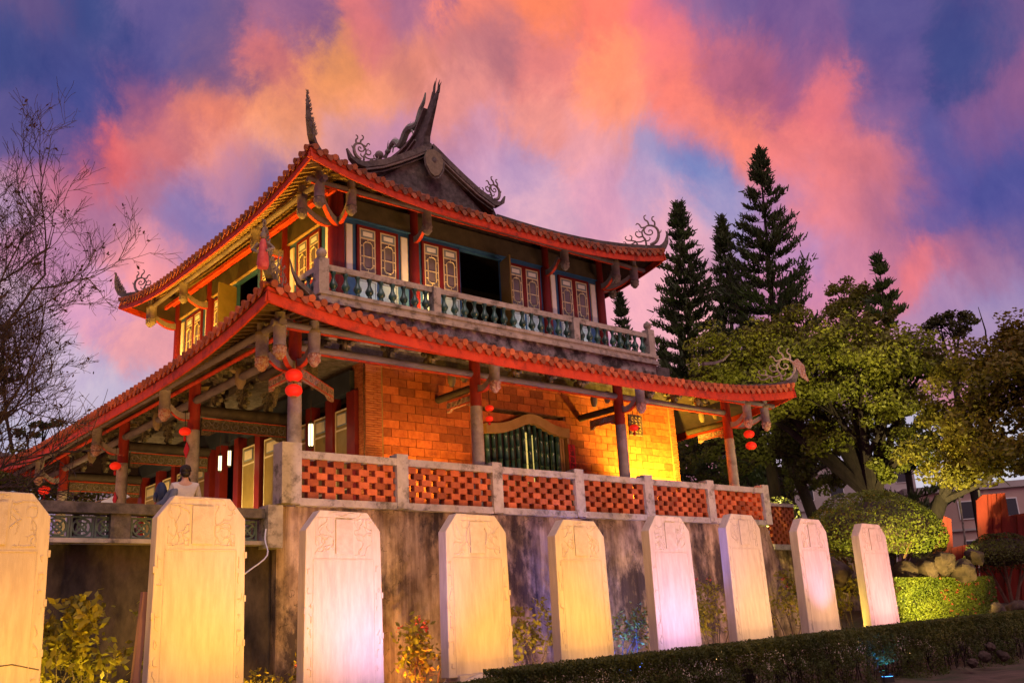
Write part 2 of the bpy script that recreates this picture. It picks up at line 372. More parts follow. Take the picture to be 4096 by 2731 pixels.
TWIG = M('bare_branch_bark', (0.045, 0.034, 0.03), (0.085, 0.06, 0.048), scale=6, rough=0.9)
SOIL = M('garden_soil', (0.055, 0.04, 0.028), (0.12, 0.09, 0.065), scale=1.5, rough=0.98, bump=0.6, bscale=9, c3=(0.035, 0.05, 0.02), c3scale=.6, c3lo=.5, c3hi=.65)
ROCK = M('garden_rock', (0.028, 0.02, 0.016), (0.085, 0.06, 0.048), scale=3.5, rough=0.95, bump=0.7, bscale=9)
METAL = M('lamp_housing', (0.03, 0.03, 0.03), rough=0.5, metal=0.4)
FENCEM = M('rusty_red_sheet', (0.26, 0.026, 0.016), (0.36, 0.045, 0.024), scale=2.2, rough=0.55, stretch=(1, 1, .3), c3=(0.08, 0.03, 0.02), c3scale=1.5, c3lo=.5, c3hi=.7)
HOUSE = M('pale_apartment_wall', (0.40, 0.38, 0.37), (0.48, 0.46, 0.44), scale=.6, rough=0.9)
HOUSEP = M('pink_apartment_wall', (0.46, 0.33, 0.29), (0.52, 0.38, 0.34), scale=.6, rough=0.9)
WINDARK = M('dark_window_glass', (0.05, 0.06, 0.07), rough=0.15)
F_CON = foliage('conifer_needles', (0.03, 0.06, 0.02), (0.085, 0.125, 0.035), 0.5)
F_BROAD = foliage('broad_leaves', (0.08, 0.10, 0.012), (0.20, 0.20, 0.022), 0.35)
F_BROAD2 = foliage('dull_broad_leaves', (0.05, 0.065, 0.016), (0.12, 0.12, 0.026), 0.4)
F_BROAD3 = foliage('yellowing_leaves', (0.085, 0.09, 0.012), (0.22, 0.175, 0.016), 0.5)
F_HEDGE = foliage('hedge_leaves', (0.035, 0.055, 0.010), (0.10, 0.12, 0.02), 2.5)
F_DOME = foliage('topiary_leaves', (0.075, 0.115, 0.012), (0.19, 0.23, 0.02), 2.0)
F_SHRUB = foliage('shrub_leaves', (0.12, 0.13, 0.012), (0.28, 0.23, 0.02), 4)
F_RED = foliage('red_blossom', (0.5, 0.05, 0.03), (0.65, 0.12, 0.12), 6)
F_DRY = foliage('withered_leaves', (0.03, 0.018, 0.012), (0.09, 0.035, 0.015), 3)

def add_inscription(m):
    t = m.node_tree; b = t.nodes['Principled BSDF']; geo = [n for n in t.nodes if n.type == 'NEW_GEOMETRY'][0]
    sx = t.nodes.new('ShaderNodeSeparateXYZ'); t.links.new(geo.outputs['Position'], sx.inputs[0])
    def mm(op, a, b_=None, c=None): return math_n(op, a, b_, c, tree=t)
    colm = mm('SINE', mm('MULTIPLY', sx.outputs['X'], 2*PI/.052)); rowm = mm('SINE', mm('MULTIPLY', sx.outputs['Z'], 2*PI/.058))
    v = t.nodes.new('ShaderNodeTexVoronoi'); v.inputs['Scale'].default_value = 75; v.distance = 'MANHATTAN'; t.links.new(geo.outputs['Position'], v.inputs['Vector'])
    glyph = mm('MULTIPLY', mm('MULTIPLY', mm('GREATER_THAN', colm, -.35), mm('GREATER_THAN', rowm, -.55)), mm('LESS_THAN', v.outputs['Distance'], .42))
    body = mm('LESS_THAN', sx.outputs['Z'], 2.86)
    h = mm('MULTIPLY', glyph, body)
    old = b.inputs['Normal'].links[0].from_node
    bp = t.nodes.new('ShaderNodeBump'); bp.invert = True; bp.inputs['Strength'].default_value = .35; bp.inputs['Distance'].default_value = .006
    t.links.new(h, bp.inputs['Height']); t.links.new(old.outputs[0], bp.inputs['Normal']); t.links.new(bp.outputs[0], b.inputs['Normal'])
add_inscription(STELE)
WALLM = M('stained_plaster_wall', (0.19, 0.135, 0.085), (0.46, 0.36, 0.255), scale=2.6, rough=0.95, bump=0.8, bscale=12, stretch=(1, 1, .55), lo=.38, hi=.6, detail=10, c3=(0.06, 0.045, 0.042), c3scale=1.1, c3lo=.48, c3hi=.60)
def add_streaks(m):
    t = m.node_tree; b = t.nodes['Principled BSDF']; geo = [n for n in t.nodes if n.type == 'NEW_GEOMETRY'][0]
    mp = t.nodes.new('ShaderNodeMapping'); mp.inputs['Scale'].default_value = (4.5, 4.5, .22); t.links.new(geo.outputs['Position'], mp.inputs['Vector'])
    nz = t.nodes.new('ShaderNodeTexNoise'); nz.inputs['Scale'].default_value = 1.0; nz.inputs['Detail'].default_value = 9; nz.inputs['Roughness'].default_value = .7; t.links.new(mp.outputs[0], nz.inputs['Vector'])
    cr = t.nodes.new('ShaderNodeValToRGB'); cr.color_ramp.elements[0].position = .40; cr.color_ramp.elements[0].color = (.42, .36, .32, 1); cr.color_ramp.elements[1].position = .62; cr.color_ramp.elements[1].color = (1.08, 1.05, 1, 1)
    t.links.new(nz.outputs['Fac'], cr.inputs['Fac'])
    v = t.nodes.new('ShaderNodeTexVoronoi'); v.feature = 'DISTANCE_TO_EDGE'; v.inputs['Scale'].default_value = .6; wn = t.nodes.new('ShaderNodeTexNoise'); wn.inputs['Scale'].default_value = 3.5; wn.inputs['Detail'].default_value = 8; t.links.new(geo.outputs['Position'], wn.inputs['Vector'])
    wa = t.nodes.new('ShaderNodeVectorMath'); wa.operation = 'MULTIPLY_ADD'; t.links.new(wn.outputs['Color'], wa.inputs[0]); wa.inputs[1].default_value = (.9, .9, .9); t.links.new(geo.outputs['Position'], wa.inputs[2]); t.links.new(wa.outputs[0], v.inputs['Vector'])
    ck = math_n('MULTIPLY_ADD', math_n('MULTIPLY', math_n('LESS_THAN', v.outputs['Distance'], .006, tree=t), math_n('GREATER_THAN', wn.outputs['Fac'], .5, tree=t), tree=t), -.5, 1.0, tree=t)
    src = b.inputs['Base Color'].links[0].from_socket
    mx = t.nodes.new('ShaderNodeMix'); mx.data_type = 'RGBA'; mx.blend_type = 'MULTIPLY'; mx.inputs['Factor'].default_value = .85; t.links.new(src, mx.inputs['A']); t.links.new(cr.outputs['Color'], mx.inputs['B'])
    mx2 = t.nodes.new('ShaderNodeMix'); mx2.data_type = 'RGBA'; mx2.blend_type = 'MULTIPLY'; mx2.inputs['Factor'].default_value = 1; t.links.new(mx.outputs['Result'], mx2.inputs['A']); t.links.new(ck, mx2.inputs['B'])
    t.links.new(mx2.outputs['Result'], b.inputs['Base Color'])
add_streaks(WALLM)
MOSSWALL = M('blackened_wall', (0.028, 0.022, 0.017), (0.09, 0.07, 0.05), scale=3.0, rough=0.97, bump=0.6, bscale=8, stretch=(1, 1, .5))
FLOORM = M('paving_stone', (0.22, 0.18, 0.15), (0.3, 0.25, 0.21), scale=2, rough=0.9)

def smooth(a, b, x):
    t = np.clip((x-a)/(b-a), 0, 1); return t*t*(3-2*t)
def gz(x, y):
    x = np.asarray(x, float); y = np.asarray(y, float)
    z = 0.24 + 0.14*smooth(10.6, 12.6, y) + (0.005+0.015*smooth(10.6, 12.6, y))*(np.clip(x, 0, 40)-8)
    z = z + smooth(13.2, 15.6, y)*smooth(23.5, 27.5, x)*(1.7 - z)*(1-smooth(60, 90, x))
    return z
# ---- ground, one sheet to the horizon
gx = np.concatenate([[-900, -400, -150, -60, -30, -15], np.arange(-8, 44, 0.5), [46, 50, 60, 80, 120, 200, 400, 900]])
gy = np.concatenate([[-600, -200, -60, -20, -8], np.arange(-2, 24, 0.4), [26, 30, 40, 60, 90, 150, 300, 600, 1200]])
GX, GY = np.meshgrid(gx, gy, indexing='ij'); GZ = gz(GX, GY) + np.where((GX > -8) & (GX < 44) & (GY > -2) & (GY < 24), RNG.normal(0, .02, GX.shape), 0)
b = MB(); b.grid([[(GX[i, j], GY[i, j], GZ[i, j]) for j in range(len(gy))] for i in range(len(gx))])
struct(b.build('ground', SOIL, smooth=True))

# ---- raised platform: stained retaining wall, lower terrace wall, floors
t = thing('platform_wall', 'tall stained plaster retaining wall that carries the temple terrace', 'wall', (8.35, 16.56, 0.2))
b = MB(); b.prism([(8.35, 16.56, 0), (25.0, 16.56, 0), (24.5, 16.56, 1.6), (23.9, 16.56, 2.5), (23.4, 16.56, 3.3), (23.15, 16.56, 4.08), (8.35, 16.56, 4.08)], (0, 1.2, 0))
b.build('wall', WALLM, t)
t2 = thing('lower_terrace_wall', 'blackened mossy wall under the stone lattice railing at left', 'wall', (0, 16.7, 0))
MB().box(-6, 8.33, 16.72, 17.5, 0, 3.36).build('wall', MOSSWALL, t2)
b = MB().box(-6, 8.35, 17.5, 40, 2.9, 3.2); struct(b.build('terrace_floor', FLOORM))
b = MB().box(8.37, 23.1, 17.76, 37, 3.7, 4.17); struct(b.build('temple_floor', FLOORM))
b = MB().box(23.3, 30, 18.2, 37, 1.0, 3.72); struct(b.build('side_pavement', WALLM))

# ---- brick balustrade: pillars, copings, base and pierced brickwork
bal = thing('brick_balustrade', 'long balustrade of pierced red brick panels between grey posts on the tall plaster wall', 'balustrade', (8.35, 16.5, 4.1))
PX = [8.52, 10.99, 13.44, 15.89, 18.25, 20.64, 23.03]; PWD = [.40, .27, .27, .28, .30, .27, .27]
for i, (x, w) in enumerate(zip(PX, PWD)):
    b = MB(); d = .36 if i == 0 else .27
    b.box(x-w/2, x+w/2, 16.5-d/2, 16.5+d/2, 4.105, 5.19)
    if i == 0: b.box(x-w/2-.001, x+w/2+.001, 16.5-d/2-.002, 16.5+d/2, 5.19, 5.23)
    b.build('post', CEMENT, bal)
BR = []
for i in range(6):
    x0 = PX[i]+PWD[i]/2; x1 = PX[i+1]-PWD[i+1]/2
    MB().box(x0, x1, 16.37, 16.63, 4.96, 5.10).build('coping', CEMENT, bal)
    MB().box(x0, x1, 16.39, 16.61, 4.085, 4.22).build('base_rail', CEMENT, bal)
    rows = 6; h = (4.955-4.225)/rows; per = .37; bw = .228
    for r in range(rows):
        off = (per/2 if r % 2 else 0) + x0 - per/2
        k = 0
        while True:
            a = off + k*per; c = a + bw; k += 1
            if a >= x1-.02: break
            a2, c2 = max(a, x0+.002), min(c, x1-.002)
            if c2-a2 < .03: continue
            BR.append((a2, c2, 4.225+r*h, h*.985))
brick_me = {}
def brick_mesh(key, w, d, h, ch=.006):
    if key not in brick_me:
        b = MB(); b.box(-w/2, w/2, -d/2, d/2, -h/2, h/2); me = b.mesh('brick'); me.materials.append(SBRICK); fixn(me); brick_me[key] = me
    return brick_me[key]
restb = MB()
BR.sort(key=lambda q: q[0])
for i, (a, c, z, h) in enumerate(BR):
    w = c-a; jy = random.uniform(-.008, .008)
    if i < 290:
        o = put('brick', brick_mesh(('s', round(w, 2)), round(w, 2)-.004, .13, h), None, bal, ((a+c)/2, 16.5+jy, z+h/2))
    else: restb.box(a, c, 16.435+jy, 16.565+jy, z, z+h)
stuff(restb.build('far_brickwork', SBRICK, bal))
# short return of pierced brick at the far right end
rb = thing('brick_parapet', 'short low parapet of pierced brick at the far right end of the terrace', 'balustrade', (25.4, 18.0, 3.7))
MB().box(25.2, 26.55, 17.9, 18.1, 4.90, 5.0).build('coping', CEMENT, rb); MB().box(25.2, 26.55, 17.9, 18.1, 3.6, 3.76).build('base_rail', CEMENT, rb)
b = MB()
for r in range(11):
    for k in range(5):
        a = 25.2 + k*.29 + (.145 if r % 2 else 0); b.box(a, min(a+.19, 26.55), 17.94, 18.06, 3.762+r*.1035, 3.762+(r+1)*.1035-.002)
stuff(b.build('brickwork', SBRICK, rb))

# ---- stone railing with green glazed lattice tiles on the lower terrace
rl = thing('stone_railing', 'mossy stone railing with green glazed lattice tiles on the lower terrace', 'railing', (4, 16.62, 3.3))
MB().box(-5.9, 8.05, 16.42, 16.72, 3.83, 4.0).build('coping', DARKSTONE, rl)
MB().box(-5.9, 8.05, 16.44, 16.70, 3.36, 3.43).build('base_rail', CEMENT, rl)
MB().box(8.05, 8.34, 16.3, 16.66, 3.3, 4.06).build('end_post', CEMENT, rl)
def lattice_tile():
    b = MB(); w = .36; h = .35; t = .05
    for a in (0, 1):
        b.box(-w/2, w/2, -t/2, t/2, -h/2+a*(h-.03), -h/2+a*(h-.03)+.03); b.box(-w/2+a*(w-.03), -w/2+a*(w-.03)+.03, -t/2+.002, t/2-.002, -h/2+.03, h/2-.03)
    ring = [(.145*math.cos(2*PI*k/14), 0, .135*math.sin(2*PI*k/14)) for k in range(15)]
    b.tube(ring, .02, 5, False)
    b.beam((-.1, 0, -.1), (.1, 0, .1), .03, .03, (0, 1, 0)); b.beam((-.1, .002, .1), (.1, .002, -.1), .03, .03, (0, 1, 0))
    b.tube([(.07*math.cos(2*PI*k/8), 0, .07*math.sin(2*PI*k/8)) for k in range(9)], .014, 4, False)
    me = b.mesh('lattice_tile'); fixn(me); me.materials.append(TILEGREEN); return me
ltm = lattice_tile()
x = 7.78; k = 0
while x > 3.2:
    put('lattice_tile', ltm, None, rl, (x, 16.57, 3.615)); x -= .375; k += 1
    if k % 6 == 0: MB().box(x+.16, x+.19-.35, 16.46, 16.68, 3.43, 3.83).build('post', DARKSTONE, rl); x -= .2

# ================================================================== the tower
TW = thing('temple_tower', 'two storey temple tower with red curved tiled eaves and brick walls on a terrace', 'building', (16.2, 17.5, 4.17))

# ---------- lower storey columns
def column(x, y, zb, zt, zr, r):
    MB().lathe([(r*1.06, zb), (r*1.02, zb+.6), (r*.96, zr)], (x, y, 0), 18).build('column', STONE, TW, smooth=True)
    MB().lathe([(r*.93, zr), (r*.9, zt)], (x, y, 0), 18).build('column_head', DREDC, TW, smooth=True)
DREDC = M('red_column_paint', (0.24, 0.022, 0.012), (0.32, 0.032, 0.015), scale=5, rough=0.6, c3=(.2, .03, .02), c3scale=4, c3lo=.55, c3hi=.7)
CX = [9.18, 13.83, 18.63, 23.16]; CY = [17.5, 22.6, 27.47, 32.92]
for x in CX: column(x, 17.5, 4.17, 8.1, 6.70, .145)
for y in CY[1:]: column(9.18, y, 4.17, 8.1, 6.70, .155)

# ---------- brick side wall of the lower storey
WX0, WX1 = 12.24, 22.34
bw_ = MB()
bw_.box(11.75, 15.25, 19.03, 19.4, 4.17, 8.2); bw_.box(18.02, 22.6, 19.03, 19.4, 4.17, 8.2); bw_.box(15.25, 18.02, 19.03, 19.4, 4.17, 5.3)
bw_.box(15.25, 18.02, 19.03, 19.4, 7.16, 8.2); bw_.box(22.2, 22.6, 19.4, 33, 4.17, 8.2)
WALLP = bw_.build('brick_wall', MORTAR, TW)
bh, bl = .203, .462
cnt = 0; rest = MB()
for r in range(-5, 13):
    z = 5.55 + r*bh; x = WX0 - (bl/2 if r % 2 else 0)
    while x < WX1-.02:
        a, c = max(x, WX0), min(x+bl, WX1); x += bl
        if c-a < .05: continue
        hdr = 6.98
        if c > 15.18 and a < 18.08 and z+bh > 5.25 and z < hdr:
            if a < 15.18: c = 15.18
            elif c > 18.08: a = 18.08
            else: continue
            if c-a < .05: continue
        if z + bh > 8.18: continue
        w = c-a-.016; h = bh-.014
        pr = random.uniform(0, .006)
        if r < 0 or cnt >= 298: rest.box(a+.008, c-.008, 19.012-pr, 19.03, z+.007, z+.007+h); continue
        key = ('w', round(w, 3))
        if key not in brick_me:
            bb = MB(); bb.box(-w/2, w/2, -.016, .016, -h/2, h/2); me = bb.mesh('brick'); me.materials.append(BRICK); fixn(me); brick_me[key] = me
        put('brick', brick_me[key], None, WALLP, ((a+c)/2, 19.026-pr, z+bh/2)); cnt += 1
stuff(rest.build('low_brickwork', BRICK, WALLP))
qb = MB()
for x0, x1, fx in ((11.76, 12.2, 1), (22.36, 22.59, 1)):
    z = 4.2; r = 0
    while z < 8.12:
        xs = [x0, x0+(x1-x0)*(.5 if r % 2 else .72), x1]
        for a, c in zip(xs[:-1], xs[1:]): qb.box(a+.004, c-.004, 18.985-random.uniform(0, .01), 19.03, z+.004, z+.05)
        z += .055; r += 1
for yq in np.arange(19.06, 19.36, .15):
    z = 4.2
    while z < 8.12: qb.box(11.735-random.uniform(0, .008), 11.75, yq, yq+.14, z+.004, z+.05); z += .055
stuff(qb.build('quoin_bricks', QUOIN, WALLP))
b = MB()
for x in (12.205, 12.222): b.box(x, x+.012, 18.99, 19.03, 4.2, 8.15)
for x in (22.335, 22.348): b.box(x, x+.009, 18.99, 19.03, 4.2, 8.15)
b.build('edge_strip', OCHRE, WALLP)
MB().box(12.16, 22.2, 18.985, 19.03, 8.2, 8.42).box(11.75, 22.6, 19.03, 19.4, 8.2, 8.6).build('plaster_band', M('pink_plaster', (.6, .46, .40), (.66, .52, .46), scale=3, rough=.8), TW)

# ---------- bamboo window with wavy header
win = MB()
xs = np.linspace(15.2, 18.06, 33)
def hdrz(x): return 6.62 + .26*math.exp(-((x-16.75)/.62)**2) - .03*math.cos((x-15.2)*2.2) + .10*((x-15.2)/2.86)
P = []
for x in xs: P.append((x, 18.93, hdrz(x)))
win.sweep(P, (.16, .25))
WIN = win.build('bamboo_window', OCHRE, TW, smooth=True)
fr = MB(); fr.box(18.0, 18.07, 18.9, 19.1, 4.9, 6.72); fr.build('jamb', OCHRE, WIN)
for x in np.linspace(15.32, 17.72, 13):
    zt = hdrz(x)-.08; b = MB(); prof = [(.055, 5.0)]
    z = 5.0 + random.uniform(.1, .25)
    while z < zt-.05:
        prof += [(.055, z-.015), (.066, z), (.055, z+.015)]; z += .33
    prof.append((.055, zt))
    b.lathe(prof, (x, 19.0, 0), 9).build('bamboo_bar', GREEN, WIN, smooth=True)
for x in (17.84, 17.94): MB().lathe([(.045, 5.0), (.045, 6.6)], (x, 19.03, 0), 8).build('wood_bar', OCHRE, WIN, smooth=True)
sp = [(x, 19.0, hdrz(x)+.05) for x in np.linspace(15.18, 18.08, 17)]
MB().prism([(18.08, 19.0, 7.05), (15.18, 19.0, 7.05)] + sp, (0, .12, 0)).build('spandrel', BRICK, WIN)
MB().box(15.22, 18.05, 19.55, 19.6, 4.3, 7.1).build('back_panel', DARKWOOD, WIN)
MB().box(17.0, 17.12, 19.5, 19.55, 4.9, 6.75).box(17.3, 17.4, 19.5, 19.55, 4.9, 6.7).build('lit_gap', YELLOWLIT, WIN)

# ---------- left front of the lower storey: posts, olive door leaves, dark lintel
def door_leaf(y0, y1, zt=6.92, x=11.7):
    o = MB().box(x, x+.05, y0, y1, 4.3, zt).build('door_leaf', OLIVEDOOR, TW)
    f = MB(); e = .035
    f.box(x-.012, x+.001, y0, y1, zt-e, zt); f.box(x-.012, x+.001, y0, y0+e, 4.3, zt-e); f.box(x-.012, x+.001, y1-e, y1, 4.3, zt-e)
    f.box(x-.012, x+.001, y0+e, y1-e, 6.42, 6.46); f.box(x-.012, x+.001, y0+e, y1-e, 5.0, 5.05); f.box(x-.012, x+.001, y0+e, y1-e, 4.72, 4.76)
    f.build('leaf_border', GOLD, o)
    m = .11*(y1-y0)
    MB().box(x-.02, x+.001, y0+e+m, y1-e-m, 6.53, 6.83).build('top_panel', GREYF, o)
    MB().box(x-.028, x-.02, y0+e+m+.03, y1-e-m-.03, 6.56, 6.80).build('top_panel_face', GOLD, o)
    MB().box(x-.018, x+.001, y0+e+m, y1-e-m, 4.79, 4.98).build('waist_panel', DARKWOOD, o)
POSTS = [(19.42, .36), (20.42, .34), (21.42, .3), (22.62, .34), (24.25, .3), (25.55, .3), (26.75, .3), (27.5, .36), (28.9, .3), (30.1, .3), (31.4, .3), (32.9, .36)]
for y, w in POSTS: MB().box(11.62, 11.86, y-w/2, y+w/2, 4.17, 7.25).build('door_post', DRED, TW)
for (a, wa), (c, wc) in zip(POSTS[:-1], POSTS[1:]):
    if c-a < .9: continue
    if abs(a-25.55) < .01: continue
    y0, y1 = a+wa/2, c-wc/2
    if y1-y0 > .98: y0 += .12; y1 -= .12
    door_leaf(y0+.005, y1-.005)
MB().box(11.60, 11.92, 19.41, 33.1, 7.25, 7.75).build('lintel', M('blue_black_lintel', (.02, .028, .045), (.035, .045, .065), scale=3, rough=.6), TW)
MB().box(11.75, 12.0, 19.41, 33.1, 7.75, 8.3).build('upper_board', DARKWOOD, TW)
MB().box(12.6, 12.65, 19.41, 33, 4.17, 8.2).build('inner_screen', DARKWOOD, TW)

# ---------- lower roof skirt
def make_roof(name, X0, X1, Y0, Y1, zb, R, LL, p, g, tops, tile_mat, sides):
    def rise(s): return R*max(0.0, 1-max(0, s)/LL)**p
    def z(d, s, D): return zb + g(d) + rise(s)*max(0, 1-d/(D*1.5))**2
    def P(side, u, d):
        D = tops[side]
        if side == 'F': return (u, Y0+d, z(d, min(u-X0, X1-u), D))
        if side == 'B': return (u, Y1-d, z(d, min(u-X0, X1-u), D))
        if side == 'L': return (X0+d, u, z(d, min(u-Y0, Y1-u), D))
        return (X1-d, u, z(d, min(u-Y0, Y1-u), D))
    def rng(side): return (X0, X1) if side in 'FB' else (Y0, Y1)
    return P, rng, z

def roof(name, X0, X1, Y0, Y1, zb, R, LL, p, g, tops, dlim, tile, fas_h, pitch):
    P, rng, z = make_roof(name, X0, X1, Y0, Y1, zb, R, LL, p, g, tops, tile, 'FLBR')
    surf = MB(); sof = MB()
    for side in 'FLBR':
        a, b_ = rng(side); us = np.linspace(a, b_, 61); rows = []; rows2 = []
        for u in us:
            dm = dlim(side, u, min(u-a, b_-u)); r1 = []; r2 = []
            for t in np.linspace(0, 1, 7):
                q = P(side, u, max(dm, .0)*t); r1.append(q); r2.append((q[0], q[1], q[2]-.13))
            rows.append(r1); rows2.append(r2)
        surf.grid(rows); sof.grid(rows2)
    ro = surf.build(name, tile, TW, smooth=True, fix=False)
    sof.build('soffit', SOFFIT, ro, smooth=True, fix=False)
    # fascia boards follow the curve of the eave
    for side in 'FLBR':
        a, b_ = rng(side); us = np.linspace(a, b_, 41); pts = [P(side, u, .045) for u in us]
        MB().sweep([(q[0], q[1], q[2]-.045-fas_h/2) for q in pts], (.05, fas_h)).build('fascia_board', RED, ro, smooth=True)
    # rows of round tiles and the drip tiles between them
    for side in 'FL':
        a, b_ = rng(side); n = int((b_-a)/pitch); st = (b_-a)/n
        dm_me = MB()
        e = .118*pitch/.26
        w = pitch*.43
        if side == 'F':
            dm_me.prism([(-w, 0, .02), (w, 0, .02), (w*.8, -.012, -.05), (.35*w, -.02, -.12), (0, -.025, -.15), (-.35*w, -.02, -.12), (-w*.8, -.012, -.05)], (0, .022, 0))
        else:
            dm_me.prism([(0, -w, .02), (0, w, .02), (-.012, w*.8, -.05), (-.02, .35*w, -.12), (-.025, 0, -.15), (-.02, -.35*w, -.12), (-.012, -w*.8, -.05)], (.022, 0, 0))
        dme = dm_me.mesh('drip_tile'); fixn(dme); dme.materials.append(tile)
        for k in range(n):
            u = a + (k+.5)*st
            dm = dlim(side, u, min(u-a, b_-u))
            m = MB(); rr = .066*pitch/.26; pts = [P(side, u, d) for d in np.linspace(-.04, max(dm, .05), 9)]
            rings = []
            for i, q in enumerate(pts):
                ring = []
                for an in np.linspace(-.15*PI, 1.15*PI, 9):
                    du = rr*math.cos(an); dz = rr*math.sin(an)+.035 + (.006 if i % 2 else 0)
                    ring.append((q[0]+du, q[1], q[2]+dz) if side == 'F' else (q[0], q[1]+du, q[2]+dz))
                rings.append(ring)
            m.grid(rings)
            q = pts[0]
            if side == 'F': m.tube([(q[0], q[1]-.015, q[2]+.03), (q[0], q[1]+.03, q[2]+.04)], rr*1.12, 12)
            else: m.tube([(q[0]-.015, q[1], q[2]+.03), (q[0]+.03, q[1], q[2]+.04)], rr*1.12, 12)
            m.build('round_tile_row', tile, ro, at=q, smooth=True)
            if k < n-1:
                u2 = u + st/2; q = P(side, u2, -.02); jj = random.uniform(-.022, .012)
                put('drip_tile', dme, None, ro, (q[0], q[1], q[2]+.005+jj), rot=(random.uniform(-.1, .1), random.uniform(-.08, .08), random.uniform(-.05, .05)))
    # rafters under the eave
    for side in 'FL':
        a, b_ = rng(side); m = MB()
        u = a + .2
        while u < b_-.15:
            D = min(1.6 if tops[side] < 3 else 1.75, dlim(side, u, min(u-a, b_-u)))
            if D > .15:
                q0 = P(side, u, .09); q1 = P(side, u, D)
                m.beam((q0[0], q0[1], q0[2]-.18), (q1[0], q1[1], q1[2]-.18), .075, .075)
            u += .21
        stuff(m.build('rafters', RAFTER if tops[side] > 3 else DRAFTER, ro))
    return P, ro, z
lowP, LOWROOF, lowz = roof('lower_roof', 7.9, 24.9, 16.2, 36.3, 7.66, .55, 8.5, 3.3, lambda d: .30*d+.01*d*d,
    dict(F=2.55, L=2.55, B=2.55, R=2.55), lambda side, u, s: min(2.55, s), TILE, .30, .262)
UX0, UX1, UY0, UY1 = 10.04, 22.4, 18.5, 31.3
def updl(side, u, s):
    if side in 'FB': return min(3.85, s) if side == 'F' else min(3.0, s)
    if 22.3 <= u <= 27.3: return 6.18
    return min(s, 6.18)
upP, UPROOF, upz = roof('upper_roof', UX0, UX1, UY0, UY1, 12.2, .57, 6.2, 3.0, lambda d: .47*d+.027*d*d,
    dict(F=6.18, L=6.18, B=6.18, R=6.18), updl, OLDTILE, .27, .258)
# lower roof: inner deck and cornice under the balcony
MB().box(10.5, 22.3, 18.74, 33.7, 7.9, 9.02).build('balcony_slab', PLASTER, TW)
# ---------- purlins and beams of the lower eave
def purlin(a, c, r, mat=BEAM, name='purlin'):
    return MB().tube([a, c], r, 12).build(name, mat, TW, smooth=True)
for (a, c) in zip(CX[:-1], CX[1:]):
    o = purlin((a+.1, 17.5, 7.47), (c-.1, 17.5, 7.47), .085)
    MB().box(a+.14, c-.14, 17.46, 17.54, 7.365, 7.388).build('red_underside', RED, o)
for (a, c) in zip(CY[:-1]+[32.92], CY[1:]+[36]):
    o = purlin((9.18, a+.1, 7.42), (9.18, c-.1, 7.42), .095)
o = purlin((8.3, 16.78, 7.66), (24.5, 16.78, 7.66), .075, BEAM, 'eave_purlin')
MB().box(8.4, 24.4, 16.745, 16.815, 7.565, 7.588).build('red_underside', RED, o)
o = purlin((8.45, 16.6, 7.66), (8.45, 35.8, 7.66), .08, BEAM, 'eave_purlin')
purlin((8.75, 17.1, 7.6), (8.75, 35.8, 7.6), .05, RED, 'eave_purlin')

# hanging lotus posts
def lotus(x, y, zt, zb, r, shaft=SHAFT, bud=PINKCARVE):
    H = zt-zb; zbud = zb+.36*H
    o = MB().lathe([(r*.8, zt+.2), (r*.8, zt), (r*1.04, zt-.001), (r*1.04, zt-.09*H), (r, zt-.10*H), (r*.97, zbud+.03), (r*1.03, zbud+.02), (r*1.05, zbud)], (x, y, 0), 16).build('hanging_post', shaft, TW, smooth=True)
    MB().lathe([(r*1.06, zt-.0), (r*1.06, zt-.085*H)], (x, y, 0), 16).build('collar', CREAMCOLLAR, o, smooth=True)
    m = MB().lathe([(r*.9, zbud), (r*1.02, zbud-.06*H), (r*.98, zbud-.2*H), (r*.62, zbud-.31*H), (r*.55, zbud-.33*H), (r*.3, zb)], (x, y, 0), 14)
    for k in range(8):
        a = 2*PI*k/8
        m.ball((x+r*.92*math.cos(a), y+r*.92*math.sin(a), zbud-.06*H), (r*.26, r*.26, .05*H), 6, 4)
        a += PI/8; m.ball((x+r*.82*math.cos(a), y+r*.82*math.sin(a), zbud-.19*H), (r*.28, r*.28, .06*H), 6, 4)
    m.build('flower_bud', bud, o, smooth=True)
    return o
def bracket_arm(x0, y0, x1, y1, zlo, zhi, w=.11, h=.2):
    pts = []; n = 9
    for i in range(n):
        t = i/(n-1); pts.append((x0+(x1-x0)*t, y0+(y1-y0)*t, zlo+(zhi-zlo)*(t**2.0)-.06*math.sin(PI*t)))
    o = MB().sweep(pts, [(w, h*(1-.35*i/(n-1))) for i in range(n)]).build('bracket_arm', SHAFT, TW)
    q = [(p[0], p[1], p[2]-h*(1-.35*i/(n-1))/2-.012) for i, p in enumerate(pts)]
    MB().sweep(q, (w*.92, .018)).build('bracket_edge', RED, o)
for x in (9.22, 13.84, 18.7, 23.2, 24.05): lotus(x, 16.78, 7.62, 6.88, .125)
lotus(8.47, 16.78, 7.68, 6.93, .128)
for y in (17.5, 22.6, 27.47, 32.92): lotus(8.45, y, 7.66, 6.86, .13)
for x in CX: bracket_arm(x+.02, 17.4, x+.03, 16.86, 7.12, 7.32, .1, .16)
bracket_arm(9.1, 17.42, 8.55, 16.87, 7.05, 7.26, .1, .17); bracket_arm(9.08, 17.5, 8.56, 17.5, 7.05, 7.24, .1, .17)
bracket_arm(23.25, 17.42, 24.0, 16.86, 7.12, 7.32, .1, .16)
for y in CY[1:]: bracket_arm(9.08, y, 8.56, y, 7.05, 7.24, .1, .17)

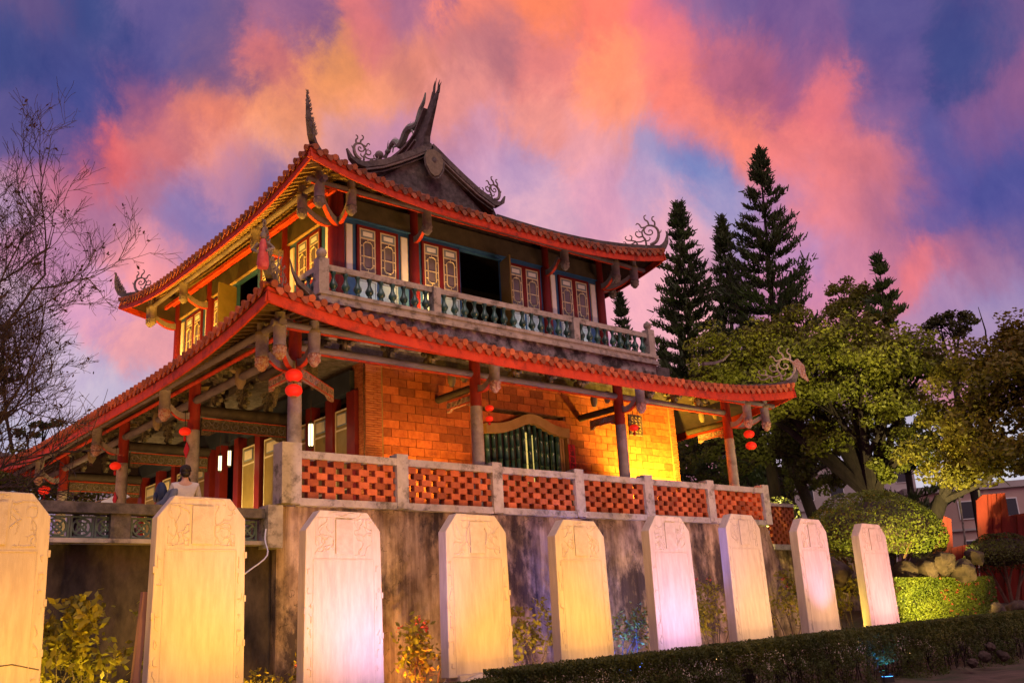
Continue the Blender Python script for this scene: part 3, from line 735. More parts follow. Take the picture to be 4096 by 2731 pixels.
# tie beams from the columns back to the wall, with carved boards and small buds
def carved_board(a, c, h, t, mat=PINKCARVE, n=9):
    a = Vector(a); c = Vector(c); d = (c-a); Ln = d.length; d.normalize(); up = Vector((0, 0, 1)); side = d.cross(up)
    poly = [(0, 0), (Ln, 0), (Ln, -h), (Ln*.9, -h), (Ln*.82, -h*.75), (Ln*.18, -h*.75), (Ln*.1, -h), (0, -h)]
    o = MB().prism([a + d*u + up*v - side*t/2 for u, v in poly], side*t).build('carved_board', mat, TW)
    m = MB()
    for k in range(n):
        u = Ln*(k+.5)/n; s = h*.27
        for sd in (-1, 1):
            pts = [a + d*(u+s*1.1*(1-j/9)*math.cos(j*.95+k)) + up*(-h*.4+s*(1-j/9)*math.sin(j*.95+k)) + side*sd*(t/2+.006) for j in range(8)]
            m.tube(pts, [.016*(1-.6*j/7) for j in range(8)], 4)
    stuff(m.build('carved_scrolls', CARVE, o))
    fr_ = MB()
    for v in (-.012, -h*.75+.012): fr_.beam(a+d*.02+up*v, c-d*.02+up*v, t*1.15, .02)
    fr_.build('board_edge', RED, o)
DARKCARVE = M('darkened_carving', (0.07, .055, .035), (.17, .13, .075), scale=20, rough=.85, lo=.42, hi=.6, bump=.3, bscale=60)
for i, x in enumerate(CX):
    MB().tube([(x, 17.62, 7.18), (x, 18.99, 7.18)], [.085, .095], 12).build('tie_beam', DARKWOOD, TW, smooth=True)
    carved_board((x, 17.66, 7.03), (x, 18.6, 7.03), .26, .07, PINKCARVE, 5)
    for y in (17.9, 18.4): MB().lathe([(.08, 7.7), (.10, 7.6), (.09, 7.48), (.05, 7.38)], (x, y, 0), 10).build('block_bud', CREAMCOLLAR, TW, smooth=True)
for x in (10.4, 12.6, 15.1, 17.3, 19.9, 21.9): MB().lathe([(.07, 7.66), (.10, 7.62), (.105, 7.54), (.07, 7.46), (.05, 7.44)], (x, 17.5, .12), 10).build('purlin_block', CREAMCOLLAR, TW, smooth=True)
for y in CY[1:]:
    MB().tube([(9.3, y, 7.2), (11.65, y, 7.2)], [.13, .16], 12).build('tie_beam', DARKWOOD, TW, smooth=True)
    carved_board((9.36, y, 7.03), (11.6, y, 7.03), .42, .08, DARKCARVE, 9)
for y in (20.05, 25.0, 30.2):
    MB().lathe([(.09, 7.62), (.13, 7.5), (.12, 7.3), (.05, 7.16)], (9.18, y, 0), 10).build('purlin_block', CREAMCOLLAR, TW, smooth=True)
for y in (19.2, 21.0, 24.1, 26.0):          # hanging bud clusters inside the porch
    MB().lathe([(.05, 8.0), (.12, 7.75), (.14, 7.5), (.07, 7.3), (.03, 7.1)], (10.5, y, 0), 10).build('porch_bud', DARKCARVE, TW, smooth=True)
for y in (19.0, 20.3, 21.7, 23.6, 25.1, 26.6, 28.5, 31):
    MB().beam((9.3, y, 7.95), (11.7, y, 8.35), .09, .09).build('porch_rafter', RAFTER, TW)

def bracket_stack(x, y, z, ax, mat):
    m = MB()
    for k, (w, h) in enumerate(((.16, .1), (.42, .09), (.2, .08), (.6, .09), (.24, .08), (.8, .09))):
        z0 = z+.095*k
        if ax == 'x': m.box(x-w/2, x+w/2, y-.055, y+.055, z0, z0+h)
        else: m.box(x-.055, x+.055, y-w/2, y+w/2, z0, z0+h)
    for s in (-1, 1):
        for k, w in ((1, .21), (3, .3), (5, .4)):
            c = (x+s*w, y, z+.095*k+.02) if ax == 'x' else (x, y+s*w, z+.095*k+.02)
            m.ball(c, .07, 7, 5)
    m.build('bracket_stack', mat, TW)
STK = M('bracket_paint', (.07, .065, .05), (.2, .17, .11), scale=13, rough=.8, lo=.42, hi=.6)
for y in CY[1:]:
    for x in (9.75, 10.45, 11.15): bracket_stack(x, y, 7.36, 'y', STK)
for y in (18.3, 20.05, 21.3, 23.9, 25.05, 26.2, 28.7, 30.2, 31.6): bracket_stack(9.18, y, 7.52, 'x', STK); bracket_stack(10.3, y, 7.75, 'y', STK)
for x in (10.4, 11.5, 12.6, 15.1, 16.2, 17.3, 19.8, 20.9, 22.0): bracket_stack(x, 17.5, 7.56, 'y', STK)
for y in (19.6, 21.9, 24.4, 26.9, 29.4): MB().tube([(10.1, y-.8, 7.9), (10.1, y+.8, 7.9)], .07, 8).build('porch_purlin', DARKWOOD, TW, smooth=True)
carved_board((9.25, 17.6, 7.12), (10.9, 19.0, 7.12), .3, .07, PINKCARVE, 7)
# ---------- cornice and balcony balustrade
MB().box(10.36, 21.72, 18.62, 18.95, 9.02, 9.14).box(10.42, 21.66, 18.66, 18.95, 9.14, 9.22).box(10.36, 21.72, 18.62, 18.95, 9.22, 9.31).build('balcony_cornice', CEMENT, TW)
MB().box(10.42, 10.75, 18.95, 33.6, 9.02, 9.31).build('balcony_cornice', CEMENT, TW)
MB().box(10.44, 21.64, 18.70, 18.75, 8.2, 9.02).build('skirt_band', M('stained_skirt', (.05, .045, .04), (.42, .38, .34), scale=2.2, rough=.95, lo=.42, hi=.6, bump=.3, bscale=20), TW)
bc = MB(); BALU = bc.box(10.63, 21.43, 18.745, 18.865, 9.86, 10.0).build('balcony_railing', CEMENT, TW)
MB().box(10.63, 21.43, 18.75, 18.86, 9.312, 9.36).build('foot_rail', CEMENT, BALU)
for x, big in ((10.51, 1), (13.70, 0), (18.48, 0), (21.56, 1)):
    w = .26 if big else .22
    zt = 10.12 if big else 9.998
    MB().box(x-w/2, x+w/2, 18.80-w/2, 18.80+w/2, 9.31, zt).build('post', CEMENT, BALU)
    if big: MB().lathe([(.1, zt), (.06, zt+.03), (.11, zt+.08), (.125, zt+.15), (.11, zt+.21), (.05, zt+.25), (.03, zt+.28)], (x, 18.80, 0), 12).build('ball_finial', CEMENT, BALU, smooth=True)
def baluster_me():
    b = MB(); b.lathe([(.065, 0), (.065, .03), (.042, .06), (.06, .09), (.10, .15), (.10, .2), (.062, .27), (.04, .33), (.042, .42), (.065, .46), (.065, .5)], (0, 0, 0), 12)
    me = b.mesh('baluster'); fixn(me); me.materials.append(GREEN); me.polygons.foreach_set('use_smooth', [True]*len(me.polygons)); return me
bme = baluster_me()
for x0, x1, n in ((10.66, 13.58, 9), (13.82, 18.36, 14), (18.60, 21.42, 9)):
    for k in range(n): put('baluster', bme, None, BALU, (x0+(x1-x0)*(k+.5)/n, 18.805, 9.36))
MB().box(10.45, 10.57, 18.93, 20.0, 9.86, 10.0).build('side_rail', CEMENT, BALU)
for y in (19.12, 19.42, 19.72): put('baluster', bme, None, BALU, (10.51, y, 9.36))

# ---------- upper storey, right and left fronts
def T(side, u, dpt, z):      # facade coordinates: u along the front, dpt outward
    return (u, 20.0-dpt, z) if side == 'F' else (11.55-dpt, u, z)
def fbox(m, side, u0, u1, d0, d1, z0, z1):
    p, q = T(side, u0, d0, z0), T(side, u1, d1, z1)
    return m.box(min(p[0], q[0]), max(p[0], q[0]), min(p[1], q[1]), max(p[1], q[1]), z0, z1)
def leaf(side, u0, u1, z0=10.54, z1=11.72, d=.05):
    w = fbox(MB(), side, u0, u1, d-.04, d, z0, z1).build('window', GOLD, TW)
    e = .035; zm = z1-.27
    g = MB(); fbox(g, side, u0+e, u1-e, d, d+.004, zm+.02, z1-e); g.build('top_panel', GREYF, w)
    g = MB(); fbox(g, side, u0+e+.06, u1-e-.06, d+.004, d+.012, zm+.07, z1-e-.05); g.build('top_panel_face', WHITEP, w)
    g = MB(); fbox(g, side, u0+e, u1-e, d, d+.003, z0+e, zm-.02); g.build('pane', GLASS, w)
    la = MB(); uc = (u0+u1)/2; hw = (u1-u0)/2-e-.07; za, zb = z0+e+.07, zm-.09; c = .06
    ring = [(uc-hw+c, za), (uc+hw-c, za), (uc+hw, za+c), (uc+hw, zb-c), (uc+hw-c, zb), (uc-hw+c, zb), (uc-hw, zb-c), (uc-hw, za+c), (uc-hw+c, za)]
    la.tube([T(side, u, d+.014, z) for u, z in ring], .017, 4, False)
    zc = za + (zb-za)*.45
    la.beam(T(side, u0+e, d+.012, zc), T(side, u1-e, d+.012, zc), .02, .022)
    for zz in (za+.12, zb-.12):
        for a, b_ in ((u0+e, uc-hw), (uc+hw, u1-e)): la.beam(T(side, a, d+.012, zz), T(side, b_, d+.012, zz), .018, .018)
    la.beam(T(side, uc, d+.012, zb), T(side, uc, d+.012, zm-.02), .018, .018, (1, 0, 0) if side == 'L' else (0, 1, 0))
    la.beam(T(side, uc, d+.012, z0+e), T(side, uc, d+.012, za), .018, .018, (1, 0, 0) if side == 'L' else (0, 1, 0))
    la.build('lattice', GOLD, w)
    return w
def narrow(side, u0, u1, z0=10.5, z1=11.75):
    o = fbox(MB(), side, u0-.02, u1+.02, 0, .03, z0-.02, z1+.02).build('side_panel', GOLD, TW)
    fbox(MB(), side, u0, u1, .03, .036, z0, z1).build('side_panel_face', WHITEP, o)
def dado(side, u0, u1, z0=9.45, z1=10.36):
    o = fbox(MB(), side, u0, u1, 0, .03, z0, z1).build('dado_panel', DADO, TW)
    m = MB()
    fbox(m, side, u0+.03, u1-.03, .03, .038, z1-.07, z1-.05); fbox(m, side, u0+.03, u1-.03, .03, .038, z0+.05, z0+.07)
    fbox(m, side, u0+.03, u0+.05, .03, .038, z0+.07, z1-.07); fbox(m, side, u1-.05, u1-.03, .03, .038, z0+.07, z1-.07)
    m.build('dado_line', GREYF, o)
def pair(side, c):     # two casements in a red frame
    m = MB()
    for u0, u1 in ((c-.62, c-.55), (c-.07, c+.07), (c+.55, c+.62)): fbox(m, side, u0, u1, 0, .06, 10.46, 11.80)
    fbox(m, side, c-.55, c-.07, 0, .058, 11.73, 11.80); fbox(m, side, c+.07, c+.55, 0, .058, 11.73, 11.80)
    fbox(m, side, c-.55, c-.07, 0, .058, 10.46, 10.53); fbox(m, side, c+.07, c+.55, 0, .058, 10.46, 10.53)
    m.build('window_frame', DRED, TW)
    leaf(side, c-.545, c-.075, 10.535, 11.725); leaf(side, c+.075, c+.545, 10.535, 11.725)
    dado(side, c-.6, c-.04); dado(side, c+.04, c+.6)
def upper_front(side, cols, doorc):
    a, b_, c, d = cols
    # wall core with the doorway left open
    m = MB()
    for u0, u1, z0, z1 in ((a-.1, doorc-.75, 9.0, 12.0), (doorc+.75, d+.1, 9.0, 12.0), (doorc-.75, doorc+.75, 11.85, 12.0)): fbox(m, side, u0, u1, -.14, 0, z0, z1)
    m.build('upper_wall', BLUE, TW)
    for u in cols: MB().lathe([(.15, 9.0), (.145, 10.5), (.135, 12.6)], (*T(side, u, 0.02, 0)[:2], 0), 16).build('column', DRED, TW, smooth=True)
    for u0, u1 in ((a+.2, b_-.2), (c+.2, d-.2)):
        cc = (u0+u1)/2; pair(side, cc)
        narrow(side, u0+.02, u0+.17); narrow(side, u1-.19, u1-.02)
    pair(side, b_+.86); pair(side, c-.86)
    fbox(MB(), side, b_+1.5, doorc-.76, 0, .04, 9.3, 11.86).build('door_jamb', BLUE, TW)
    # lintel beams between the columns
    for u0, u1 in zip(cols[:-1], cols[1:]):
        o = fbox(MB(), side, u0+.12, u1-.12, -.05, .07, 11.93, 12.45).build('lintel_beam', OLIVE, TW)
        fbox(MB(), side, u0+.12, u1-.12, -.05, .085, 11.905, 11.93).build('lintel_edge', BLUE if side == 'F' else RAFTER, o)
    fbox(MB(), side, cols[0]-.2, cols[3]+.2, -.3, -.2, 12.0, 13.2).build('eave_board', DARKWOOD, TW)
upper_front('F', (11.66, 13.92, 18.60, 20.86), 16.2)
upper_front('L', (20.02, 22.5, 27.4, 29.9), 24.95)
for side, c in (('F', 16.2), ('L', 24.95)):     # open door leaves and dim interior
    p = T(side, c+.72, .0, 0); q = T(side, c+.55, .62, 0)
    m = MB().beam((p[0], p[1], 10.5), (q[0], q[1], 10.5), .04, 2.5)
    m.build('open_door_leaf', OLIVEDOOR, TW)
MB().box(11.9, 20.7, 23.2, 23.3, 9.0, 12.2).build('inner_wall', DARKWOOD, TW)
MB().box(14.0, 14.1, 20.3, 29.9, 9.0, 12.2).build('inner_wall', DARKWOOD, TW)
MB().box(11.4, 20.9, 20.14, 30, 8.95, 9.02).build('upper_floor', DARKWOOD, TW)
MB().box(20.86, 20.96, 20.2, 29.9, 9.0, 12.6).box(11.5, 20.86, 29.9, 30.0, 9.0, 12.6).build('rear_wall', BLUE, TW)
MB().box(15.2, 17.0, 22.3, 22.5, 9.0, 9.9).build('altar_table', DARKWOOD, TW)

# ---------- purlins, hanging posts and brackets of the upper eave
o = purlin((10.3, 19.1, 12.22), (22.0, 19.1, 12.22), .07, BEAM, 'eave_purlin')
MB().box(10.4, 21.9, 19.07, 19.13, 12.135, 12.155).build('red_underside', RED, o)
purlin((10.62, 18.8, 12.22), (10.62, 29.9, 12.22), .075, BEAM, 'eave_purlin')
for xx, zz in ((10.95, 12.15), (11.2, 12.3)): MB().box(xx-.04, xx+.04, 19.3, 29.6, zz-.05, zz+.05).build('eave_batten', RED, TW)
for x in (11.5, 13.75, 18.6, 20.72, 21.52): lotus(x, 19.1, 12.26, 11.56, .125, SHAFT, CARVE)
lotus(10.62, 19.1, 12.28, 11.54, .13, SHAFT, CARVE)
for y in (19.95, 22.5, 27.3, 29.8, 30.0): lotus(10.62, y, 12.24, 11.58, .125, SHAFT, CARVE)
for x in (13.92, 18.60): bracket_arm(x-.02, 19.9, x-.12, 19.2, 11.74, 11.98, .1, .17)
bracket_arm(11.6, 19.9, 11.5, 19.2, 11.74, 11.98, .1, .17); bracket_arm(11.58, 19.93, 10.7, 19.18, 11.70, 11.92, .11, .19); bracket_arm(11.46, 20.0, 10.72, 20.0, 11.70, 11.92, .11, .19)
bracket_arm(20.86, 19.9, 20.75, 19.2, 11.74, 11.98, .1, .17); bracket_arm(20.9, 19.93, 21.45, 19.18, 11.72, 11.95, .1, .16); bracket_arm(20.95, 20.05, 21.45, 20.05, 11.72, 11.92, .1, .16)
for y in (22.5, 27.4, 29.9): bracket_arm(11.46, y, 10.72, y, 11.70, 11.92, .11, .19)
lotus(21.5, 20.05, 12.2, 11.5, .12, SHAFT, CARVE)
for x in (12.6, 15.2, 17.4, 19.8): MB().lathe([(.08, 12.6), (.12, 12.5), (.1, 12.4)], (x, 19.6, 0), 8).build('purlin_block', DARKWOOD, TW, smooth=True)

# ---------- ridges and ornaments
CURLS = [ # (points, start radius, end radius)  unit = one ornament height, u outward, v up
 ([(0,0),(.22,.12),(.34,.35),(.34,.6),(.22,.78),(.02,.85),(-.12,.82)], .05, .02),
 ([(-.12,.82),(-.21,.68),(-.17,.52),(-.02,.44),(.11,.5),(.1,.62),(.0,.65),(-.03,.58)], .022, .014),
 ([(.0,.85),(-.04,1.03),(-.14,1.12),(-.16,1.26),(-.07,1.31)], .026, .012),
 ([(.22,.78),(.24,.97),(.15,1.08),(.17,1.2),(.25,1.22)], .026, .012),
 ([(-.12,.8),(-.3,.79),(-.37,.92),(-.46,.98),(-.52,.92)], .024, .012),
 ([(-.18,.03),(-.2,.25),(-.28,.4),(-.3,.6),(-.2,.74)], .028, .018),
 ([(-.28,.42),(-.45,.38),(-.56,.5),(-.53,.62),(-.45,.6)], .022, .011),
 ([(-.21,.2),(-.08,.2),(0,.28),(-.03,.34)], .02, .011),
 ([(-.52,.02),(-.58,.2),(-.74,.27),(-.72,.42),(-.81,.5)], .025, .011),
 ([(-.58,.2),(-.8,.1),(-.95,.12),(-1.0,.22),(-1.09,.22)], .02, .01),
 ([(-.74,.27),(-.93,.3),(-.99,.42),(-.93,.47)], .02, .01),
 ([(-.2,.25),(-.4,.18),(-.58,.2)], .02, .016),
 ([(.33,.5),(.44,.52),(.47,.62)], .02, .01),
 ([(-.29,.58),(-.4,.62),(-.42,.7)], .018, .01)]
def smoothpts(p, n=4):
    out = []
    for i in range(len(p)-1):
        p0, p1, p2, p3 = p[max(i-1, 0)], p[i], p[i+1], p[min(i+2, len(p)-1)]
        for k in range(n):
            t = k/n
            out.append(tuple(.5*((2*b)+(-a+c)*t+(2*a-5*b+4*c-d)*t*t+(-a+3*b-3*c+d)*t**3) for a, b, c, d in zip(p0, p1, p2, p3)))
    out.append(tuple(p[-1])); return out
def scroll_ornament(name, base, out, hgt, mat, parent, thick=1.0):
    base = Vector(base); out = Vector(out).normalized(); up = Vector((0, 0, 1)); m = MB()
    for pts, r0, r1 in CURLS:
        pp = smoothpts(pts); n = len(pp)
        m.tube([base + out*(u*hgt) + up*(v*hgt) for u, v in pp], [(r0+(r1-r0)*i/(n-1))*hgt*thick for i in range(n)], 5)
    return m.build(name, mat, parent, smooth=True)
def hip(P, x0, y0, sx, sy, zc, dtop, hgt, parent, zoff, spire):
    """ridge along the hip from the top down to the corner, its end swept up into a tail"""
    o = Vector((-sx, -sy, 0)).normalized()
    pts = []; wh = []
    for d in np.linspace(dtop, .45, 8):
        q = zc(d); pts.append((x0+sx*d, y0+sy*d, q+.06)); wh.append((.17, .22))
    for s, z, w, h in ((-.32, .15, .15, .2), (-.04, .32, .13, .18), (.12, .58, .105, .14), (.2, .9, .07, .09), (.23, 1.14, .035, .05), (.22, 1.30, .014, .018)):
        pts.append((x0+o.x*s*hgt, y0+o.y*s*hgt, zc(0)+z*hgt)); wh.append((w, h))
    r = MB().sweep(pts, wh).build('hip_ridge', PLASTER, parent)
    if spire:
        m = MB(); rnd = random.Random(5)
        for i in range(90):
            t = rnd.uniform(0, 1); s = -.1+.36*t; z = .3+.98*t; k = .12*(1-t)+.03
            c = Vector((x0+o.x*s*hgt, y0+o.y*s*hgt, zc(0)+z*hgt)); dv = Vector((rnd.uniform(-1, 1), rnd.uniform(-1, 1), rnd.uniform(-.3, .8))).normalized()
            m.tube([c+dv*k*.35, c+dv*k*.75, c+dv*k*1.05+Vector((0, 0, .04))], [.035*(1-t)+.012, .022*(1-t)+.009, .006], 4)
        m.build('ridge_encrustation', CARVE, r)
    return r
lowc = lambda d: lowz(d, d, 2.55)
upc = lambda d: upz(d, d, 6.18)
hip(None, 7.9, 16.2, 1, 1, lowc, 2.5, .92, LOWROOF, 0, True)
scroll_ornament('hip_scroll', (8.45, 16.75, lowc(.55)+.2), (-1, -1, 0), .62, CARVE, LOWROOF)
hip(None, 24.9, 16.2, -1, 1, lowc, 2.5, .5, LOWROOF, 0, False)
scroll_ornament('hip_scroll', (24.75, 16.35, lowc(.15)+.2), (1, -1, 0), .8, M('pale_scroll_plaster', (.40, .33, .26), (.5, .42, .34), scale=8, rough=.9), LOWROOF, 1.5)
MB().sweep([(24.95, 16.12, 8.98), (25.06, 16.02, 8.75), (25.08, 15.98, 8.5), (25.18, 15.9, 8.32)], [(.05, .2), (.1, .24), (.06, .16), (.03, .05)]).build('ridge_end_fish', PINKCARVE, LOWROOF)
hip(None, 7.9, 36.3, 1, -1, lowc, 2.5, .7, LOWROOF, 0, False)
hip(None, UX0, UY0, 1, 1, upc, 3.7, 1.0, UPROOF, 0, True)
hip(None, UX1, UY0, -1, 1, upc, 3.7, .5, UPROOF, 0, False)
scroll_ornament('hip_scroll', (UX1-.3, UY0+.3, upc(.3)+.2), (1, -1, 0), .78, CARVE, UPROOF, 1.6)
hip(None, UX0, UY1, 1, -1, upc, 3.0, .75, UPROOF, 0, True)
scroll_ornament('hip_scroll', (UX0+.5, UY1-.5, upc(.5)+.15), (-1, 1, 0), .6, CARVE, UPROOF, 1.8)
hip(None, UX1, UY1, -1, -1, upc, 3.0, .6, UPROOF, 0, False)
FG = MB().lathe([(.10, 8.42), (.115, 8.5), (.09, 8.75), (.07, 8.92), (.04, 9.0)], (7.72, 16.02, 0), 12).build('corner_figure', M('figure_robe', (.5, .05, .05), (.62, .12, .10), scale=9, rough=.5), LOWROOF, smooth=True)
m = MB(); m.ball((7.72, 16.02, 9.08), (.06, .06, .075), 10, 8); m.tube([(7.72, 16.02, 9.14), (7.72, 16.02, 9.24)], [.04, .015], 6)
for a in (-1, 1): m.tube([(7.72+.06*a, 16.02-.06*a, 8.92), (7.72+.14*a, 16.02-.14*a, 8.8), (7.66+.06*a, 15.94-.06*a, 8.72)], [.04, .04, .03], 6)
m.build('figure_head_and_arms', CARVE, FG, smooth=True)
MB().sweep([(10.5, 18.7, 8.9), (9.9, 18.32, 9.06), (9.68, 18.3, 9.2), (9.52, 18.3, 9.46), (9.45, 18.3, 9.74)], [(.1, .16), (.1, .13), (.085, .11), (.04, .05), (.012, .015)]).build('ridge_spur', PLASTER, LOWROOF)
MB().sweep([(23.9, 18.7, 9.36), (24.4, 18.68, 9.45), (24.9, 18.67, 9.62), (25.3, 18.66, 9.9)], [(.1, .1), (.08, .09), (.05, .06), (.015, .02)]).build('ridge_spur', CARVE, LOWROOF)
# gable wall, barge ridges, hanging shield
for yg, s in ((22.3, 1), (27.3, -1)):
    prof = [(16.2, 16.24), (16.5, 16.06), (16.8, 15.86), (17.36, 15.52), (17.97, 15.18), (18.6, 14.93)]
    poly = [(13.4, yg, 14.2), (19.0, yg, 14.2)] + [(x, yg, z) for x, z in reversed(prof)] + [(32.4-x, yg, z) for x, z in prof[1:]]
    g = MB().prism(poly, (0, .3*s, 0)).build('gable_wall', PLASTER, UPROOF)
    for sgn in (1, -1):
        pts = [(16.2+sgn*(x-16.2), yg-.06*s, z-.07) for x, z in prof]; n = len(pts)
        ex = pts + [(16.2+sgn*2.62, yg-.06*s, 14.88), (16.2+sgn*2.82, yg-.06*s, 15.0), (16.2+sgn*2.95, yg-.06*s, 15.26)]
        MB().sweep(ex, [(.30, .18)]*n + [(.24, .15), (.16, .1), (.05, .04)]).build('barge_ridge', PLASTER, UPROOF)
        MB().sweep([(p[0], yg-.11*s, p[2]-.15) for p in pts], (.16, .06)).build('barge_moulding', CARVE, UPROOF)
        MB().sweep([(p[0], yg-.07*s, p[2]-.27) for p in pts], (.12, .04)).build('barge_moulding', DARKSTONE, UPROOF)
        if s == 1:
            bx = 16.2+sgn*2.5; m = MB()
            pole = scroll_ornament('ridge_scroll', (bx, yg-.08, 15.02), (sgn, 0, 0), .62, CARVE, UPROOF, 2.0)
SH = MB().prism([(16.2+u, 22.08, 15.62+v) for u, v in ((0, .38), (.24, .3), (.34, .06), (.3, -.2), (.16, -.44), (0, -.52), (-.16, -.44), (-.3, -.2), (-.34, .06), (-.24, .3))], (0, -.07, 0)).build('gable_shield', M('ochre_plaster', (.17, .145, .095), (.26, .22, .15), scale=8, rough=.9), UPROOF)
m = MB()
for j in range(9):
    a = -.2+j*.42; m.tube([(16.2+r*math.cos(a+r*3), 22.03, 15.62+r*1.15*math.sin(a+r*3)) for r in (.05, .1, .15, .2)], [.03, .026, .02, .01], 5)
m.ball((16.2, 22.02, 15.62), (.07, .04, .08), 8, 6)
m.build('shield_relief', PLASTER, SH)
m = MB(); m.tube([(16.2+u*1.1, 22.02, 15.58+v*1.12) for u, v in ((-.34, .06), (-.3, -.2), (-.16, -.44), (0, -.52), (.16, -.44), (.3, -.2), (.34, .06))], .03, 5); m.build('shield_border', PLASTER, SH)
# main ridge with swallow tails
def ridge_poly(s, yc):
    top = [(24.8, 16.66), (23.8, 16.72), (23.22, 16.86), (22.70, 17.06), (22.30, 17.46), (22.10, 17.72), (21.97, 17.98), (21.90, 17.70), (21.80, 17.82), (21.74, 17.6), (21.62, 17.98), (21.84, 17.42), (22.08, 17.02), (22.32, 16.60), (22.38, 16.3), (22.5, 15.95), (24.8, 15.95)]
    return [(16.2-.15, (y if s > 0 else 2*yc-y), z) for y, z in top]
MR = None
for s in (1, -1):
    pm = MB().prism(ridge_poly(s, 24.8), (.3, 0, 0))
    pm.v = [(16.2+(q[0]-16.2)*(.85-.68*min(1, max(0, (q[2]-16.3)/1.2))), q[1], q[2]) for q in pm.v]
    o = pm.build('main_ridge', PLASTER, UPROOF)
    f = (lambda y: y) if s > 0 else (lambda y: 49.6-y)
    m = MB()
    for y0, z0, y1, z1 in ((21.95, 17.98, 21.83, 18.30), (21.92, 17.9, 21.74, 18.36), (21.7, 18.0, 21.58, 18.22), (21.66, 17.95, 21.5, 18.1)):
        m.tube([(16.2, f(y0), z0-.15), (16.2, f((y0+y1)/2)+.01, (z0+z1)/2), (16.2, f(y1), z1)], [.035, .022, .006], 5)
    m.build('tail_spikes', PLASTER, o)
    m = MB()
    band = [(24.8, 16.52), (23.8, 16.56), (23.25, 16.66), (22.82, 16.86), (22.52, 17.2), (22.25, 17.5)]
    m.sweep([(16.2, f(y), z) for y, z in band], (.36, .05)); m.sweep([(16.2, f(y), z-.22) for y, z in band[:4]], (.34, .04))
    m.build('ridge_moulding', CARVE, o)
PE = MB().lathe([(.1, 16.62), (.05, 16.75), (.04, 16.98)], (16.2, 25.1, 0), 8).build('pearl_stand', CARVE, UPROOF, smooth=True)
MB().ball((16.2, 25.1, 17.14), .15, 12, 8).build('pearl', CARVE, PE, smooth=True)
# the dragon on the ridge
DRG = M('dragon_glaze', (0.16, .21, .16), (.32, .36, .28), scale=14, rough=.6, bump=.3, bscale=60)
dp = smoothpts([(24.52, 17.02), (24.36, 17.14), (24.16, 17.16), (23.98, 17.02), (23.86, 16.90), (23.68, 17.0), (23.52, 17.18), (23.3, 17.26), (23.05, 17.2), (22.86, 17.22), (22.76, 17.42), (22.66, 17.62), (22.5, 17.78), (22.42, 17.92), (22.36, 18.08)], 3)
nn = len(dp); rad = [.06+.065*math.sin(min(1, i/(nn*.35))*PI/2) if i < nn*.5 else .125*(1-(i-nn*.5)/(nn*.5))**.8+.008 for i in range(nn)]
dp = [(y, z+.06) for y, z in dp]
m = MB(); m.tube([(16.2, y, z) for y, z in dp], rad, 8)
for i in range(4, nn-2):
    y, z = dp[i]; m.tube([(16.2, y, z+rad[i]*.8), (16.2, y+.02, z+rad[i]+.09)], [.018, .003], 4)
DR = m.build('dragon_body', DRG, UPROOF, smooth=True)
m = MB(); m.ball((16.2, 24.58, 17.05), (.09, .13, .09), 8, 6); m.tube([(16.2, 24.62, 17.0), (16.2, 24.78, 16.93), (16.2, 24.86, 16.95)], [.07, .05, .025], 6); m.tube([(16.2, 24.62, 16.96), (16.2, 24.72, 16.84), (16.2, 24.79, 16.80)], [.045, .03, .012], 6)
for dx in (-.05, .05): m.tube([(16.2+dx, 24.54, 17.1), (16.2+dx, 24.5, 17.28), (16.2+dx*1.4, 24.42, 17.36)], [.02, .014, .004], 4)
for k in range(5): m.tube([(16.2, 24.5-.03*k, 17.08), (16.2+.04*(k-2), 24.4-.03*k, 17.26-.03*k)], [.015, .004], 4)
m.build('dragon_head', DRG, DR, smooth=True)
m = MB()
for y, z, dy in ((23.95, 16.98, .1), (23.1, 17.12, -.12)):
    for dx in (-.1, .1): m.tube([(16.2+dx*.5, y, z), (16.2+dx*1.4, y+dy, z-.06), (16.2+dx*1.3, y+dy*1.5, z-.22)], [.045, .032, .02], 5)
m.build('dragon_legs', DRG, DR, smooth=True)

# paper diamonds pasted on the columns and the couplet strip by the window
for y, z in ((22.6, 6.22), (27.47, 5.72)):
    o = MB().prism([(9.03, y-.17, z), (9.03, y, z-.2), (9.03, y+.17, z), (9.03, y, z+.2)], (-.012, 0, 0)).build('paper_diamond', PAPER, None, at=(9.03, y, z))
    tag(o, 'red paper diamond pasted on the %s column of the left front' % ('second' if y < 25 else 'third'), 'paper charm', 'paper diamonds on the columns')
    W[o.name] = Vector((9.03, y, z))
cp = MB().box(17.985-.0, 18.225, 18.86, 18.872, 5.72, 6.39).build('couplet_strip', PAPER, None, at=(18.1, 18.86, 6.05))
tag(cp, 'narrow red paper couplet strip with black characters beside the bamboo window', 'paper couplet')
W[cp.name] = Vector((18.1, 18.86, 6.05))
for k, ch in enumerate('五福臨門'):
    cu = bpy.data.curves.new('character', 'FONT'); cu.body = ch; cu.size = .16; cu.align_x = 'CENTER'; cu.align_y = 'CENTER'; cu.extrude = .002
    to = bpy.data.objects.new('tmp', cu); COL.objects.link(to)
    bpy.context.view_layer.update()
    me = bpy.data.meshes.new_from_object(to.evaluated_get(bpy.context.evaluated_depsgraph_get()))
    bpy.data.objects.remove(to); me.name = 'character'
    put('character', me, INK, cp, (18.105, 18.855, 6.30-.165*k), rot=(PI/2, 0, 0))
